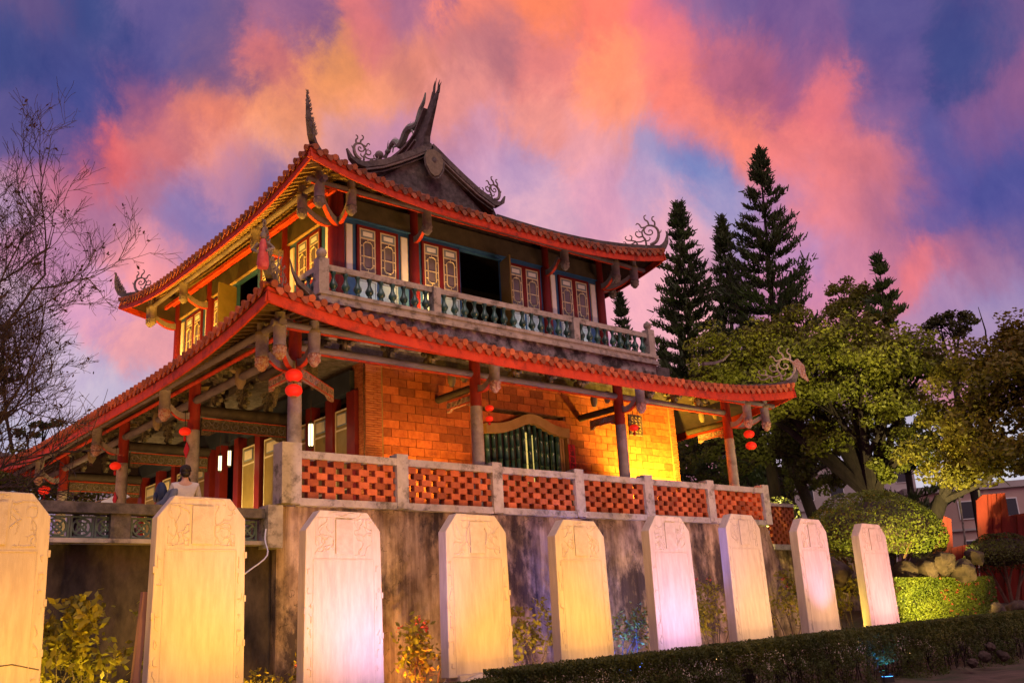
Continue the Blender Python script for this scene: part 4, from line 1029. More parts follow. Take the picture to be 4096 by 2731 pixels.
# small carved plaque hanging near the third column
pq = MB().box(19.82, 20.34, 18.27, 18.33, 6.70, 7.28).build('hanging_plaque', DARKCARVE, None, at=(20.08, 18.3, 7.28)); W[pq.name] = Vector((20.08, 18.3, 7.28))
tag(pq, 'dark square plaque with gold carving hanging beside the third column', 'plaque')
m = MB()
for i in range(3):
    for j in range(3): m.tube([(19.94+.14*i+.05*math.cos(a), 18.262, 6.83+.16*j+.05*math.sin(a)) for a in np.linspace(0, 5.2, 7)], .012, 4)
m.build('plaque_carving', OCHRE, pq)
MB().beam((20.0, 18.3, 7.28), (20.0, 18.3, 7.5), .01, .01, (1, 0, 0)).beam((20.2, 18.3, 7.28), (20.2, 18.3, 7.5), .01, .01, (1, 0, 0)).build('cord', INK, pq)
MB().beam((19.8, 18.3, 7.5), (20.36, 18.3, 7.5), .03, .03).beam((20.08, 18.3, 7.5), (20.08, 18.99, 7.52), .03, .03).build('arm', DARKWOOD, pq)

# ---------- lanterns
def lantern(x, y, z, label, r=.15, cord=.25, tassel=True):
    t = thing('red_lantern', label, 'lantern', (x, y, z), 'red silk lanterns under the lower eave')
    m = MB(); prof = [(r*math.sin(PI*i/10)*.97+.02, -.82*r*math.cos(PI*i/10)) for i in range(1, 10)]
    vs = MB()
    n = 20; V = []; F = []
    for rr, zz in prof:
        for k in range(n): q = rr*(1+(.02 if k % 2 else 0)); V.append((q*math.cos(2*PI*k/n), q*math.sin(2*PI*k/n), zz))
    for i in range(len(prof)-1):
        for k in range(n): F.append((i*n+k, i*n+(k+1) % n, (i+1)*n+(k+1) % n, (i+1)*n+k))
    m.add(V, F); m.build('lantern_body', LANT, t, local=True, smooth=True)
    MB().lathe([(r*.4, r*.72), (r*.4, r*.84)], n=12).lathe([(r*.4, -r*.86), (r*.4, -r*.74)], n=12).build('lantern_rim', BRASS, t, local=True)
    MB().tube([(0, 0, r*.84), (0, 0, r*.84+cord)], .008, 5).build('cord', INK, t, local=True)
    if tassel:
        MB().lathe([(.012, -r*.86), (.03, -r*1.1), (.035, -r*1.7), (.02, -r*1.9)], n=8).build('tassel', PAPER, t, local=True)
    return t
lantern(8.99, 17.18, 6.77, 'upper red lantern of the pair hanging at the near corner column', .155, .2, False)
lantern(8.99, 17.18, 6.46, 'lower red lantern of the pair hanging at the near corner column', .155, .06, False)
lantern(8.9, 22.42, 6.62, 'small red lantern beside the second column of the left front', .12, .4)
lantern(8.9, 27.2, 6.57, 'dark red lantern beside the third column of the left front', .13, .4)
lantern(8.8, 33.5, 6.80, 'bright red lantern at the far end of the left front', .17, .4)
lantern(14.02, 17.25, 6.63, 'upper small red lantern beside the second column of the right front', .085, .35, False)
lantern(14.0, 17.25, 6.38, 'lower small red lantern with tassel beside the second column of the right front', .075, .08)
lantern(18.86, 17.25, 6.6, 'single red lantern between the dark plaque and the third column', .105, .5, True)
lantern(23.6, 17.1, 6.81, 'upper red lantern of the pair at the far right column', .14, .15, False)
lantern(23.63, 17.1, 6.47, 'lower red lantern of the pair at the far right column', .14, .06, False)
def glass_lamp(x, y, z, label, s=1.0):
    t = thing('glass_lantern', label, 'lamp', (x, y, z), 'lit glass lanterns in the porch')
    MB().lathe([(.055*s, -.34*s), (.075*s, -.30*s), (.085*s, .1*s), (.07*s, .28*s)], n=6).build('lamp_glass', WARMLAMP, t, local=True)
    f = MB()
    for k in range(6):
        a = 2*PI*k/6; f.beam((.088*s*math.cos(a), .088*s*math.sin(a), -.36*s), (.09*s*math.cos(a), .09*s*math.sin(a), .3*s), .012, .012, (1, 0, 0))
    f.lathe([(.1*s, .29*s), (.03*s, .40*s)], n=6).lathe([(.05*s, -.42*s), (.09*s, -.35*s)], n=6)
    f.tube([(0, 0, .4*s), (0, 0, .4*s+.5)], .008, 5)
    f.build('lamp_frame', DARKWOOD, t, local=True)
glass_lamp(11.25, 20.62, 6.42, 'tall lit glass lantern just right of the near corner column', .85)
glass_lamp(11.25, 25.15, 6.62, 'lit glass lantern deeper in the porch, right one of two close together', .65)
glass_lamp(11.25, 25.75, 6.58, 'lit glass lantern deeper in the porch, left one of two close together', .65)
# ================================================================== the nine steles
SX = [2.97, 5.637, 7.908, 10.5, 12.941, 15.467, 17.902, 20.502, 23.137]
SZ = [3.66, 3.70, 3.578, 3.613, 3.585, 3.739, 3.854, 3.833, 3.786]
SW = [1.32, 1.28, 1.31, 1.30, 1.26, 1.23, 1.20, 1.20, 1.26]
SL = ['leftmost tall stele, cut by the picture edge, with a crack across its lower face', 'tall amber lit stele standing in front of the two visitors', 'stele lit amber on its left and lilac on its right, below the big corner pillar',
      'amber lit stele with a round emblem at its head, fourth from left', 'short yellow lit stele in the middle of the row, fifth from left', 'stele washed in lilac and white light, with grey streaks, sixth from left',
      'pinkish amber stele below the right end of the balustrade', 'stele with a bright magenta band of light, second from right', 'rightmost stele of the row, in front of the round topiary']
def carving(m, rnd, x0, x1, z0, z1, n, y, r=.0095):
    for i in range(n):
        p = [rnd.uniform(x0, x1), rnd.uniform(z0, z1)]; a = rnd.uniform(0, 6.28); pts = []
        for k in range(rnd.randint(7, 13)):
            pts.append((p[0], y, p[1])); a += rnd.uniform(-.95, 1.1)
            p[0] = min(max(p[0]+.045*math.cos(a), x0), x1); p[1] = min(max(p[1]+.045*math.sin(a), z0), z1)
        q = len(pts); m.tube(pts, [r*(.5+.7*math.sin(PI*(k+.5)/q)) for k in range(q)], 5)
for i in range(9):
    X, ztop, w = SX[i], SZ[i], SW[i]; zb = float(gz(X, 13.5)); yf = 13.43; th = .20 if i < 2 else .22
    t = thing('stone_stele', SL[i], 'stele', (X, yf+.15, zb), 'row of stone steles on tortoise bases')
    ch, cw = .30, .235; hw = w/2
    tap = .035
    poly = [(-hw-tap, zb+.55), (hw+tap, zb+.55), (hw, ztop-ch), (hw-cw, ztop-.015), (-hw+cw, ztop), (-hw, ztop-ch)]
    tb = MB().prism([(X+u, yf, z) for u, z in poly], (0, th, 0)).build('tablet', STELE, t)
    bvm = tb.modifiers.new('bevel', 'BEVEL'); bvm.width = .012; bvm.segments = 2; bvm.limit_method = 'ANGLE'
    rnd = random.Random(100+i); hd = ztop-.74
    MB().box(X-.15, X+.15, yf-.02, yf+.002, ztop-.66, ztop-.14).build('title_block', STELEC, tb)
    m = MB()
    carving(m, rnd, X-hw+.16, X-.19, hd+.06, ztop-.12, 15, yf+.002); carving(m, rnd, X+.19, X+hw-.16, hd+.06, ztop-.12, 15, yf+.002)
    carving(m, rnd, X-hw+.3, X+hw-.3, ztop-.12, ztop-.04, 5, yf+.002)
    if i == 3: m.tube([(X+.22*math.cos(a), yf-.004, ztop-.38+.24*math.sin(a)) for a in np.linspace(0, 2*PI, 20)], .014, 5)
    for z in np.arange(zb+.7, hd-.1, .21):
        for sx in (-1, 1): carving(m, rnd, X+sx*(hw-.06)-.028, X+sx*(hw-.06)+.028, z, z+.2, 1, yf-.001, .009)
    stuff(m.build('dragon_relief', STELEC, tb, smooth=True))
    m = MB()
    m.box(X-hw+.13, X+hw-.13, yf-.006, yf+.001, hd-.012, hd+.006)
    for sx in (-1, 1): m.box(X+sx*(hw-.125)-.006, X+sx*(hw-.125)+.006, yf-.0055, yf+.001, zb+.6, hd-.012)
    m.build('border_line', STELEC, tb)
    if i == 0:
        m = MB(); m.tube([(X-.7, yf, 1.62), (X-.2, yf, 1.60), (X+.1, yf, 1.56), (X+.35, yf, 1.58), (X+.66, yf, 1.5)], .008, 4); m.tube([(X+.05, yf, 1.56), (X+.02, yf, 1.2), (X-.02, yf, .9)], .006, 4); m.build('crack', DARKSTONE, tb)
    for z in (1.55, 2.15, 2.75)[:(3 if i < 2 else 2 if i < 4 else 0)]:
        for sx in (-1, 1): MB().box(X+sx*(hw+.012)-.016, X+sx*(hw+.012)+.016, yf-.012, yf+.05, z+sx*.1, z+.085+sx*.1).build('edge_clamp', STELEC, tb)
    # tortoise that bears the stone
    m = MB(); m.ball((X, yf+.2, zb+.28), (.62, .8, .32), 14, 8); m.ball((X, yf-.72, zb+.16), (.14, .2, .13), 8, 6)
    m.tube([(X, yf-.45, zb+.16), (X, yf-.66, zb+.15)], [.15, .11], 8)
    for sx in (-1, 1):
        for dy in (-.55, .6): m.tube([(X+sx*.45, yf+dy, zb+.2), (X+sx*.68, yf+dy-.08, zb+.02)], [.15, .11], 7)
    m.box(X-.5, X+.5, yf-.05, yf+.34, zb+.4, zb+.58)
    m.build('tortoise_base', STELEC, t, smooth=True)
# leaning timber prop beside the second stele, and the cable by the third
pr = MB().sweep([(4.86, 13.75, .35), (5.0, 13.75, 2.42)], (.10, .09)).build('timber_prop', M('pinkish_timber', (.24, .12, .09), (.32, .17, .13), scale=5, rough=.8, stretch=(1, 1, .2)), None)
tag(pr, 'pinkish timber prop leaning against the left edge of the second stele', 'post')
cb = MB().tube(smoothpts([(6.3, 14.2, 2.55), (6.75, 14.6, 2.68), (7.12, 15.0, 2.82), (7.6, 15.4, 3.08), (7.85, 16.0, 3.4), (8.0, 16.28, 3.62)]), .012, 5).build('white_cable', WHITEP, None)
tag(cb, 'white cable sagging from the stone railing end post behind the steles', 'cable')

# ================================================================== lamps
def sight(px, py, Y):
    v = _rt*(px-2048) - _up*(py-1365.5) + _fw*3928.1; return v.x/v.y*Y
def floodlight(x, y, z, aim, watts, col, label, grp, ang=75, blend=.6, size=.06):
    t = thing('floodlight', label, 'lamp', (x, y, z), grp)
    d = (Vector(aim)-Vector((x, y, z))).normalized(); q = d.to_track_quat('-Z', 'Y').to_euler()
    h = MB().box(-.11, .11, -.08, .08, .0, .12).build('housing', METAL, t, local=True); h.rotation_euler = q
    l = MB().box(-.095, .095, -.065, .065, -.004, 0).build('lens', M('lit_lens', (.8, .8, .8), emit=col, estr=6.0), t, local=True); l.rotation_euler = q
    zb = float(gz(x, y)) if y < 16 else (4.17 if z > 4 and z < 8 else z-.2)
    MB().box(-.13, -.115, -.015, .015, zb-z, .05).box(.115, .13, -.015, .015, zb-z, .05).box(-.1145, .1145, -.012, .012, -.03, -.012).build('yoke', METAL, t, local=True)
    ld = bpy.data.lights.new('floodlight_beam', 'SPOT'); ld.energy = watts; ld.color = col; ld.spot_size = math.radians(ang); ld.spot_blend = blend; ld.shadow_soft_size = size
    lo = bpy.data.objects.new('floodlight_beam', ld); COL.objects.link(lo); lo.parent = t
    lo.location = d*.03; lo.rotation_euler = q
    return t
AMB = (1.0, .44, .0); YEL = (1.0, .50, .02); PNK = (1.0, .46, .52); LIL = (.66, .42, 1.0); MAG = (.88, .40, 1.0); WRM = (1.0, .56, .2)
G1 = 'floodlights in front of the steles'
for (x, dx, y, p, c, w) in [
        (3.1, .1, 11.75, 330, AMB, 'amber floodlight at the foot of the leftmost stele'), (5.64, .1, 11.7, 340, AMB, 'amber floodlight at the foot of the second stele'),
        (7.75, -.75, 11.7, 260, AMB, 'amber floodlight left of the third stele'), (8.1, .5, 11.7, 430, LIL, 'lilac floodlight right of the third stele'),
        (10.5, .15, 11.7, 330, AMB, 'amber floodlight at the foot of the fourth stele'), (12.94, .1, 11.75, 300, YEL, 'yellow floodlight at the foot of the fifth stele'),
        (15.4, -.1, 11.8, 350, LIL, 'lilac floodlight at the foot of the sixth stele'), (15.6, .7, 11.8, 110, PNK, 'pink floodlight right of the sixth stele'),
        (17.9, .1, 11.8, 260, WRM, 'warm floodlight at the foot of the seventh stele'), (20.5, .0, 12.4, 260, MAG, 'magenta floodlight close to the eighth stele'),
        (20.6, .5, 11.8, 140, WRM, 'warm floodlight right of the eighth stele'), (23.14, .1, 11.8, 420, PNK, 'pink floodlight at the foot of the ninth stele')]:
    floodlight(x+dx, y, float(gz(x, y))+.2, (x+dx*.3, 13.45, 3.55), p*.56, c, w, G1, 112 if c is not MAG else 60, 1.0)
G2 = 'floodlights aimed up at the temple'
for x, y, z, aim, p, c, w in [
        (5.6, 3.9, 1.0, (3.6, 15.0, 5.0), 1050, (1.0, .48, .05), 'orange floodlight on the lawn at far left of the viewer'), (9.4, 3.2, 1.1, (7.0, 15.0, 5.2), 1150, (1.0, .48, .05), 'orange floodlight on the lawn aimed at the near roof corner'),
        (13.0, 3.0, 1.1, (10.2, 15.0, 5.3), 1150, (1.0, .47, .07), 'amber floodlight on the lawn aimed at the second column'), (16.4, 3.0, 1.1, (13.3, 15.0, 5.3), 1150, (1.0, .47, .07), 'amber floodlight on the lawn aimed at the bamboo window'),
        (20.0, 3.2, 1.1, (16.5, 15.0, 5.3), 1050, (1.0, .48, .34), 'rosy floodlight on the lawn aimed at the third column'), (23.5, 3.4, 1.1, (19.6, 15.0, 5.3), 1100, (1.0, .46, .2), 'warm floodlight on the lawn aimed at the far right column'),
        (27.0, 3.6, 1.1, (22.8, 15.0, 5.2), 1150, (1.0, .47, .36), 'rosy floodlight on the lawn farthest to the right')]:
    floodlight(x, y, z, aim, p*.75, c, w, G2, 44, .5)
G6 = 'spotlights at the foot of the wall'
for px, y, z, py_, pz, p, c, lb in [
        (330, 13.9, .5, 14.9, 1.9, 130, (1.0, .62, .08), 'yellow spotlight under the shrub between the first two steles'), (1050, 14.0, .5, 16.6, 2.2, 170, (1.0, .45, .05), 'orange spotlight on the wall between the second and third steles'),
        (1570, 14.2, .55, 16.5, 2.6, 200, (1.0, .50, .05), 'amber spotlight washing the wall right of the third stele'), (1680, 14.2, .55, 15.0, 1.1, 80, (1.0, .10, .04), 'red spotlight under the shrub left of the fourth stele'),
        (2100, 14.2, .6, 16.3, 2.6, 150, (1.0, .54, .2), 'warm spotlight under the shrub between the fourth and fifth steles'), (2085, 15.2, .6, 16.6, 1.8, 45, (.25, .12, 1.0), 'violet spotlight on the wall behind the fifth stele'),
        (2490, 14.2, .65, 14.9, 1.5, 330, (.04, .14, 1.0), 'blue spotlight under the shrub between the fifth and sixth steles'), (2540, 15.2, .6, 16.6, 3.2, 80, (1.0, .68, .45), 'pale spotlight on the wall left of the sixth stele'),
        (2840, 14.1, .7, 15.6, 2.4, 150, (1.0, .58, .25), 'warm spotlight under the shrub between the sixth and seventh steles'), (3110, 14.1, .75, 15.6, 2.4, 150, (1.0, .50, .42), 'pink spotlight under the shrub between the seventh and eighth steles'),
        (3350, 13.9, .8, 14.9, 2.6, 130, (1.0, .66, .08), 'yellow spotlight under the shrub right of the eighth stele')]:
    x = sight(px, 2550, y); floodlight(x, y, z, (sight(px, 2450, py_), py_, pz), p, c, lb, G6, 110, .7)
G3 = 'uplights on the temple floor'
for x, y, z, aim, p, c, w, an in [
        (21.0, 17.95, 4.65, (21.1, 19.05, 6.0), 900, (1.0, .58, .05), 'yellow uplight at the foot of the brick wall near the third column', 120), (13.2, 18.2, 4.6, (13.3, 19.05, 5.9), 70, (1.0, .50, .08), 'amber uplight at the foot of the brick wall by the second column', 120),
        (16.4, 18.1, 4.45, (16.2, 19.05, 7.2), 12, (1.0, .5, .12), 'small amber uplight below the bamboo window', 120),
        (10.6, 18.3, 4.45, (11.6, 20.8, 5.4), 26, (1.0, .62, .2), 'yellow uplight inside the near porch corner', 130), (10.3, 24.6, 4.45, (11.6, 25.2, 5.6), 60, (1.0, .64, .2), 'yellow uplight on the porch floor behind the second column', 140), (10.3, 30.3, 4.45, (10.6, 31.5, 6.8), 60, (1.0, .62, .2), 'yellow uplight deep in the porch', 140),
        (16.3, 21.5, 9.2, (16.4, 22.4, 11.5), 9, (1.0, .6, .2), 'dim lamp inside the upper doorway', 140), (12.6, 19.2, 9.45, (12.6, 20.0, 11.0), 2.6, (1.0, .8, .62), 'added small lamp on the balcony to brighten the first upper windows', 130), (17.6, 19.2, 9.45, (17.6, 20.0, 11.0), 2.6, (1.0, .82, .68), 'added small lamp on the balcony to brighten the third upper windows', 130), (19.8, 19.2, 9.45, (19.8, 20.0, 11.0), 2.6, (1.0, .82, .68), 'added small lamp on the balcony to brighten the last upper windows', 130), (15.0, 19.2, 9.45, (15.0, 20.0, 11.0), 2.6, (1.0, .72, .42), 'added small lamp on the balcony to brighten the windows beside the upper doorway', 130), (14.1, 19.35, 9.5, (14.0, 20.0, 10.4), 30, (1.0, .5, .12), 'small amber uplight on the balcony by the second upper column', 120)]:  # the four weak balcony lamps are added to brighten the upper windows
    floodlight(x, y, z, aim, p*2.6, c, w, G3, an, .7, .05)
G4 = 'floodlights below the left front'
for x, y, z, aim, p, c, w in [
        (5.9, 18.6, 3.45, (8.6, 20.5, 7.8), 420, (1.0, .44, .12), 'orange floodlight on the lower terrace nearest the corner'), (5.4, 24.0, 3.45, (8.6, 25.5, 7.8), 420, (1.0, .46, .13), 'orange floodlight in the middle of the lower terrace'), (5.0, 30.0, 3.45, (8.6, 31.0, 7.8), 420, (1.0, .46, .13), 'orange floodlight at the far end of the lower terrace')]:
    floodlight(x, y, z, aim, p*.6, c, w, G4, 110, .8)
G5 = 'roof uplights under the left upper eave'
for y in (20.6, 23.6, 26.6, 29.2):
    floodlight(10.15, y, 9.3, (10.5, y+.3, 12.2), 330, (1.0, .46, .04), {20.6: 'first', 23.6: 'second', 26.6: 'third', 29.2: 'farthest'}[y]+' orange uplight on the roof under the left upper eave', G5, 150, .8)

# ================================================================== vegetation
def hedge_box(name, label, x0, x1, y0, y1, zt0, zt1, zb0, zb1, dens, size, mat, flowers=None, gaps=0.0, twigs=True, rough=.04):
    t = thing(name, label, 'hedge', ((x0+x1)/2, (y0+y1)/2, (zb0+zb1)/2))
    L_ = x1-x0; h = ((zt0+zt1)-(zb0+zb1))/2
    def zt(x): return zt0+(zt1-zt0)*(x-x0)/L_
    def zb(x): return zb0+(zb1-zb0)*(x-x0)/L_
    pts = []; nrm = []
    for face, area in (('t', L_*(y1-y0)), ('f', L_*h), ('l', h*(y1-y0)), ('r', h*(y1-y0)), ('b', L_*h*.6)):
        n = int(area*dens); u = RNG.random(n); v = RNG.random(n); xx = x0+L_*u
        ztt, zbb = zt(xx), zb(xx); jit = np.abs(RNG.normal(0, rough, n))
        if face == 't': p = np.stack([xx, y0+(y1-y0)*v, ztt-jit], 1); nr = (0, 0, 1)
        elif face == 'f': p = np.stack([xx, y0+jit, zbb+(ztt-zbb)*v], 1); nr = (0, -1, 0)
        elif face == 'b': p = np.stack([xx, y1-jit, zbb+(ztt-zbb)*v], 1); nr = (0, 1, 0)
        elif face == 'l': p = np.stack([x0+jit, y0+(y1-y0)*v, zb0+(zt0-zb0)*u], 1); nr = (-1, 0, 0)
        else: p = np.stack([x1-jit, y0+(y1-y0)*v, zb1+(zt1-zb1)*u], 1); nr = (1, 0, 0)
        pts.append(p); nrm.append(np.tile(nr, (n, 1)))
    P = np.concatenate(pts); Nn = np.concatenate(nrm)
    if gaps:      # bare lower part: fewer leaves towards the foot, in patches
        f = (P[:, 2]-zb(P[:, 0]))/np.maximum(zt(P[:, 0])-zb(P[:, 0]), .1)
        pn = np.sin(P[:, 0]*1.9+1)+np.sin(P[:, 0]*4.3)+.7*np.sin(P[:, 0]*9.1+P[:, 2]*3)
        keep = (f > .50+.12*np.sin(P[:, 0]*5)) | (RNG.random(len(P)) < np.clip(.22+.50*pn, .03, 1))
        P, Nn = P[keep], Nn[keep]
        bump = .035*np.sin(P[:, 0]*7.3)+.03*np.sin(P[:, 0]*17+P[:, 2]*9)+.03*np.sin(P[:, 2]*15)
        P[:, 1] += np.where(Nn[:, 1] < 0, bump, 0); P[:, 2] += np.where(Nn[:, 2] > 0, .4*bump, 0)
    stuff(quads('hedge_foliage', leaf_quads(P, size, Nn, 1.1, .6), mat, t))
    if flowers:
        n = flowers; P2 = np.stack([RNG.uniform(x0+.4*L_, x1, n), np.full(n, y0-.02), RNG.uniform(zb0+.35*(zt0-zb0), zt0, n)], 1)
        up_ = RNG.random(n) < .4; P2[up_, 2] = zt(P2[up_, 0])+.01; P2[up_, 1] = RNG.uniform(y0, y1, up_.sum())
        P2 = np.repeat(P2, 7, 0) + RNG.normal(0, .018, (n*7, 3))
        stuff(quads('red_flowers', leaf_quads(P2, .04), F_RED, t))
    if twigs:
        m = MB(); x = x0+.1
        while x < x1:
            zz, zt_ = zb(x)-.05, zt(x)
            for k in range(2):
                yb = random.uniform(y0+.15, y1-.12); a = (x+random.uniform(-.05, .05), yb, zz)
                c1 = (a[0]+random.uniform(-.07, .07), yb+random.uniform(-.1, .1), zz+.35*(zt_-zz)); c2 = (c1[0]+random.uniform(-.12, .12), c1[1]+random.uniform(-.1, .1), zt_-.08)
                m.tube([a, c1, c2], [.012, .009, .004], 4, False)
                for q in range(2): m.tube([c1, (c1[0]+random.uniform(-.2, .2), c1[1]+random.uniform(-.15, .15), c1[2]+random.uniform(.1, .35))], [.006, .003], 3, False)
            x += random.uniform(.10, .2)
        m.build('hedge_stems', BARK, t, fix=False)
    return t
hedge_box('clipped_hedge', 'long clipped hedge running along the front of the steles', 9.02, 30.0, 10.85, 11.55, 1.15, 1.56, .15, .28, 4200, .04, F_HEDGE, gaps=1, rough=.10)
hedge_box('low_hedge', 'low end of hedge in front of the fourth stele', 5.9, 8.95, 10.9, 11.5, .98, 1.02, .3, .35, 4200, .04, F_HEDGE, gaps=1, rough=.10)
hedge_box('flowering_hedge', 'square clipped hedge with small red flowers beside the rightmost stele', 25.3, 31.0, 14.2, 15.0, 2.50, 2.50, .9, 1.2, 1900, .055, F_DOME, flowers=60, twigs=False, rough=.05)

def dome_shrub(name, label, x, y, zc, rx, rz, zb, dens, size, mat, flat=.55, stems=6):
    t = thing(name, label, 'topiary', (x, y, zb))
    n = int(dens*4*PI*rx*rx*.7); v = RNG.normal(size=(n, 3)); v /= np.linalg.norm(v, axis=1)[:, None]
    v = v[v[:, 2] > -.55]
    lum = 1+.04*np.sin(v[:, 0]*7+v[:, 2]*4)+.03*np.sin(v[:, 1]*11+v[:, 0]*5)-np.abs(RNG.normal(0, .035, len(v)))
    P = np.stack([x+rx*v[:, 0]*lum, y+rx*v[:, 1]*lum, zc+np.where(v[:, 2] > 0, rz, rz*flat)*v[:, 2]*lum], 1)
    k = RNG.random(len(P)) < np.where(v[:, 2] < -.2, .55, 1)
    stuff(quads('topiary_foliage', leaf_quads(P[k], size, v[k], .9, .6), mat, t))
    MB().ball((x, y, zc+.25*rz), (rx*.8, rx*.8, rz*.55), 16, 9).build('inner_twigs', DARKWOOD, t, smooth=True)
    m = MB()
    for i in range(stems):
        a = 2*PI*i/stems+.4
        m.tube([(x+.1*math.cos(a), y+.1*math.sin(a), zb-.2), (x+.25*rx*math.cos(a), y+.25*rx*math.sin(a), zb+.35*(zc-zb)), (x+.62*rx*math.cos(a), y+.62*rx*math.sin(a), zc-.1)], [.07, .055, .03], 6)
        m.tube([(x+.25*rx*math.cos(a), y+.25*rx*math.sin(a), zb+.35*(zc-zb)), (x+.5*rx*math.cos(a+.5), y+.5*rx*math.sin(a+.5), zc-.05)], [.045, .02], 5)
    m.build('branching_stems', M('pale_bark', (.14, .08, .05), (.22, .14, .09), scale=7, rough=.9), t, smooth=True)
    return t
dome_shrub('round_topiary', 'large dome shaped clipped shrub on branching stems behind the rightmost stele', 27.3, 15.9, 3.62, 2.1, 1.5, 1.75, 640, .075, F_DOME)
dome_shrub('ball_shrub', 'smaller round shrub at the right edge of the picture', 34.6, 15.4, 3.15, 1.25, .85, 1.75, 520, .08, F_BROAD2, .9, 4)
lp = dome_shrub('small_bush', 'little dark round bush between the brick parapet and the topiary', 27.6, 19.2, 4.75, .7, .7, 3.7, 300, .12, F_BROAD2, .9, 3)

def shrub(label, x, y, h, seed, mat=F_SHRUB, nst=6, leaf=.11, flowers=0, lean=(0, 0), density=26):
    t = thing('flowering_shrub' if flowers else 'leafy_shrub', label, 'shrub', (x, y, float(gz(x, y))), 'shrubs at the foot of the terrace wall')
    rnd = random.Random(seed); z0 = float(gz(x, y)); m = MB(); P = []; tips = []
    for i in range(nst):
        a = rnd.uniform(0, 6.28); p = Vector((x+.06*math.cos(a), y+.06*math.sin(a), z0-.05)); d = Vector((.35*math.cos(a)+lean[0], .3*math.sin(a)+lean[1], 1)).normalized(); pts = [p.copy()]
        Ln = h*rnd.uniform(.6, 1.0); k = 6
        for j in range(k):
            d = (d+Vector((rnd.uniform(-.3, .3), rnd.uniform(-.3, .3), rnd.uniform(-.1, .15)))).normalized(); p = p+d*Ln/k; pts.append(p.copy())
            if j >= 2:
                for s in range(2):
                    dv = Vector((rnd.uniform(-1, 1), rnd.uniform(-1, 1), rnd.uniform(-.1, .7))).normalized(); q = p+dv*rnd.uniform(.1, .28); m.tube([p, q], [.006, .003], 3, False)
                    if j >= 3: tips.append(q)
        tips.append(p.copy()); m.tube(pts, [.016-.012*j/k for j in range(k+1)], 5, False)
    m.build('stems', TWIG, t, fix=False)
    for q in tips:
        for s in range(int(density*.7)): P.append(q+Vector((rnd.gauss(0, .09), rnd.gauss(0, .09), rnd.gauss(-.02, .08))))
    Pn = np.array([tuple(q) for q in P]); Pn[:, 1] = np.minimum(Pn[:, 1], 16.45)
    stuff(quads('leaves', leaf_quads(Pn, leaf, np.tile((0, -.6, .5), (len(Pn), 1)), 1.0, .5), mat, t))
    if flowers:
        rnd.shuffle(tips); F = []
        top = sorted(tips, key=lambda q: -q.z)[:flowers]
        for q in top:
            for s in range(14): F.append((q.x+rnd.gauss(0, .035), q.y-.05+rnd.gauss(0, .03), q.z+.06+rnd.gauss(0, .03)))
        stuff(quads('red_blossom', leaf_quads(np.array(F), .05), F_RED, t))
    return t
shrub('yellow green leafy shrub between the first and second steles, close to the first', sight(265, 2450, 14.6), 14.6, 2.2, 1, nst=7, leaf=.14)
shrub('thin yellow leaved shrub between the first and second steles, close to the second', sight(455, 2450, 15.0), 15.0, 1.9, 2, nst=6, leaf=.14, density=18)
shrub('small shrub just right of the second stele', sight(1040, 2640, 14.5), 14.5, .95, 3, nst=5, leaf=.1, flowers=2, density=18)
shrub('red flowered shrub left of the fourth stele', sight(1710, 2500, 14.8), 14.8, 1.7, 4, nst=7, leaf=.11, flowers=6, density=16)
shrub('thin shrub with yellow leaf rosettes between the fourth and fifth steles', sight(2140, 2480, 15.0), 15.0, 1.8, 5, nst=6, leaf=.12, density=18)
shrub('shrub lit blue between the fifth and sixth steles', sight(2490, 2500, 14.9), 14.9, 1.6, 6, nst=6, leaf=.09, density=16, lean=(-.1, 0))
shrub('bushy red flowered shrub between the sixth and seventh steles', sight(2850, 2400, 15.2), 15.2, 2.3, 7, nst=10, leaf=.11, flowers=3, density=18)
shrub('red flowered shrub between the seventh and eighth steles', sight(3130, 2400, 15.2), 15.2, 2.3, 8, nst=9, leaf=.11, flowers=4, density=18)
shrub('yellow leaved shrub right of the eighth stele', sight(3375, 2380, 14.6), 14.6, 2.7, 9, nst=7, leaf=.14, density=26)
# small coloured garden spots seen in the planting, then floods added for the trees
floodlight(18.45, 10.86, .42, (18.5, 10.9, 1.4), 20, (.03, .28, 1.0), 'blue spotlight in front of the long hedge', 'garden floodlights by the hedge', 130, .5)
for x, y, z, aim, p, lb in ((25.2, 18.6, 3.95, (33.5, 21.5, 10.5), 4600, 'added yellow floodlight on the side terrace to brighten the big tree'), (31.8, 16.6, 2.0, (36.5, 18.0, 9.0), 3000, 'added yellow floodlight behind the flowering hedge to brighten the right hand tree')):
    floodlight(x, y, z, aim, p, (1.0, .80, .30), lb, 'added floodlights that brighten the trees', 75, .9)  # both added to brighten the tree crowns, not lamps of the garden
floodlight(25.3, 11.8, 1.25, (27.4, 15.9, 4.2), 1500, (1.0, .72, .18), 'yellow floodlight aimed at the dome topiary', 'garden floodlights by the topiary', 100, .8)
floodlight(27.4, 12.4, 1.1, (27.8, 14.2, 2.1), 22, (1.0, .62, .14), 'amber floodlight aimed at the flowering hedge', 'garden floodlights by the topiary', 120, .8)
floodlight(26.9, 10.55, .95, (26.9, 11.2, 1.2), 4, (1.0, .6, .08), 'tiny yellow spotlight at the right end of the hedge', 'garden floodlights by the topiary', 70, .8)

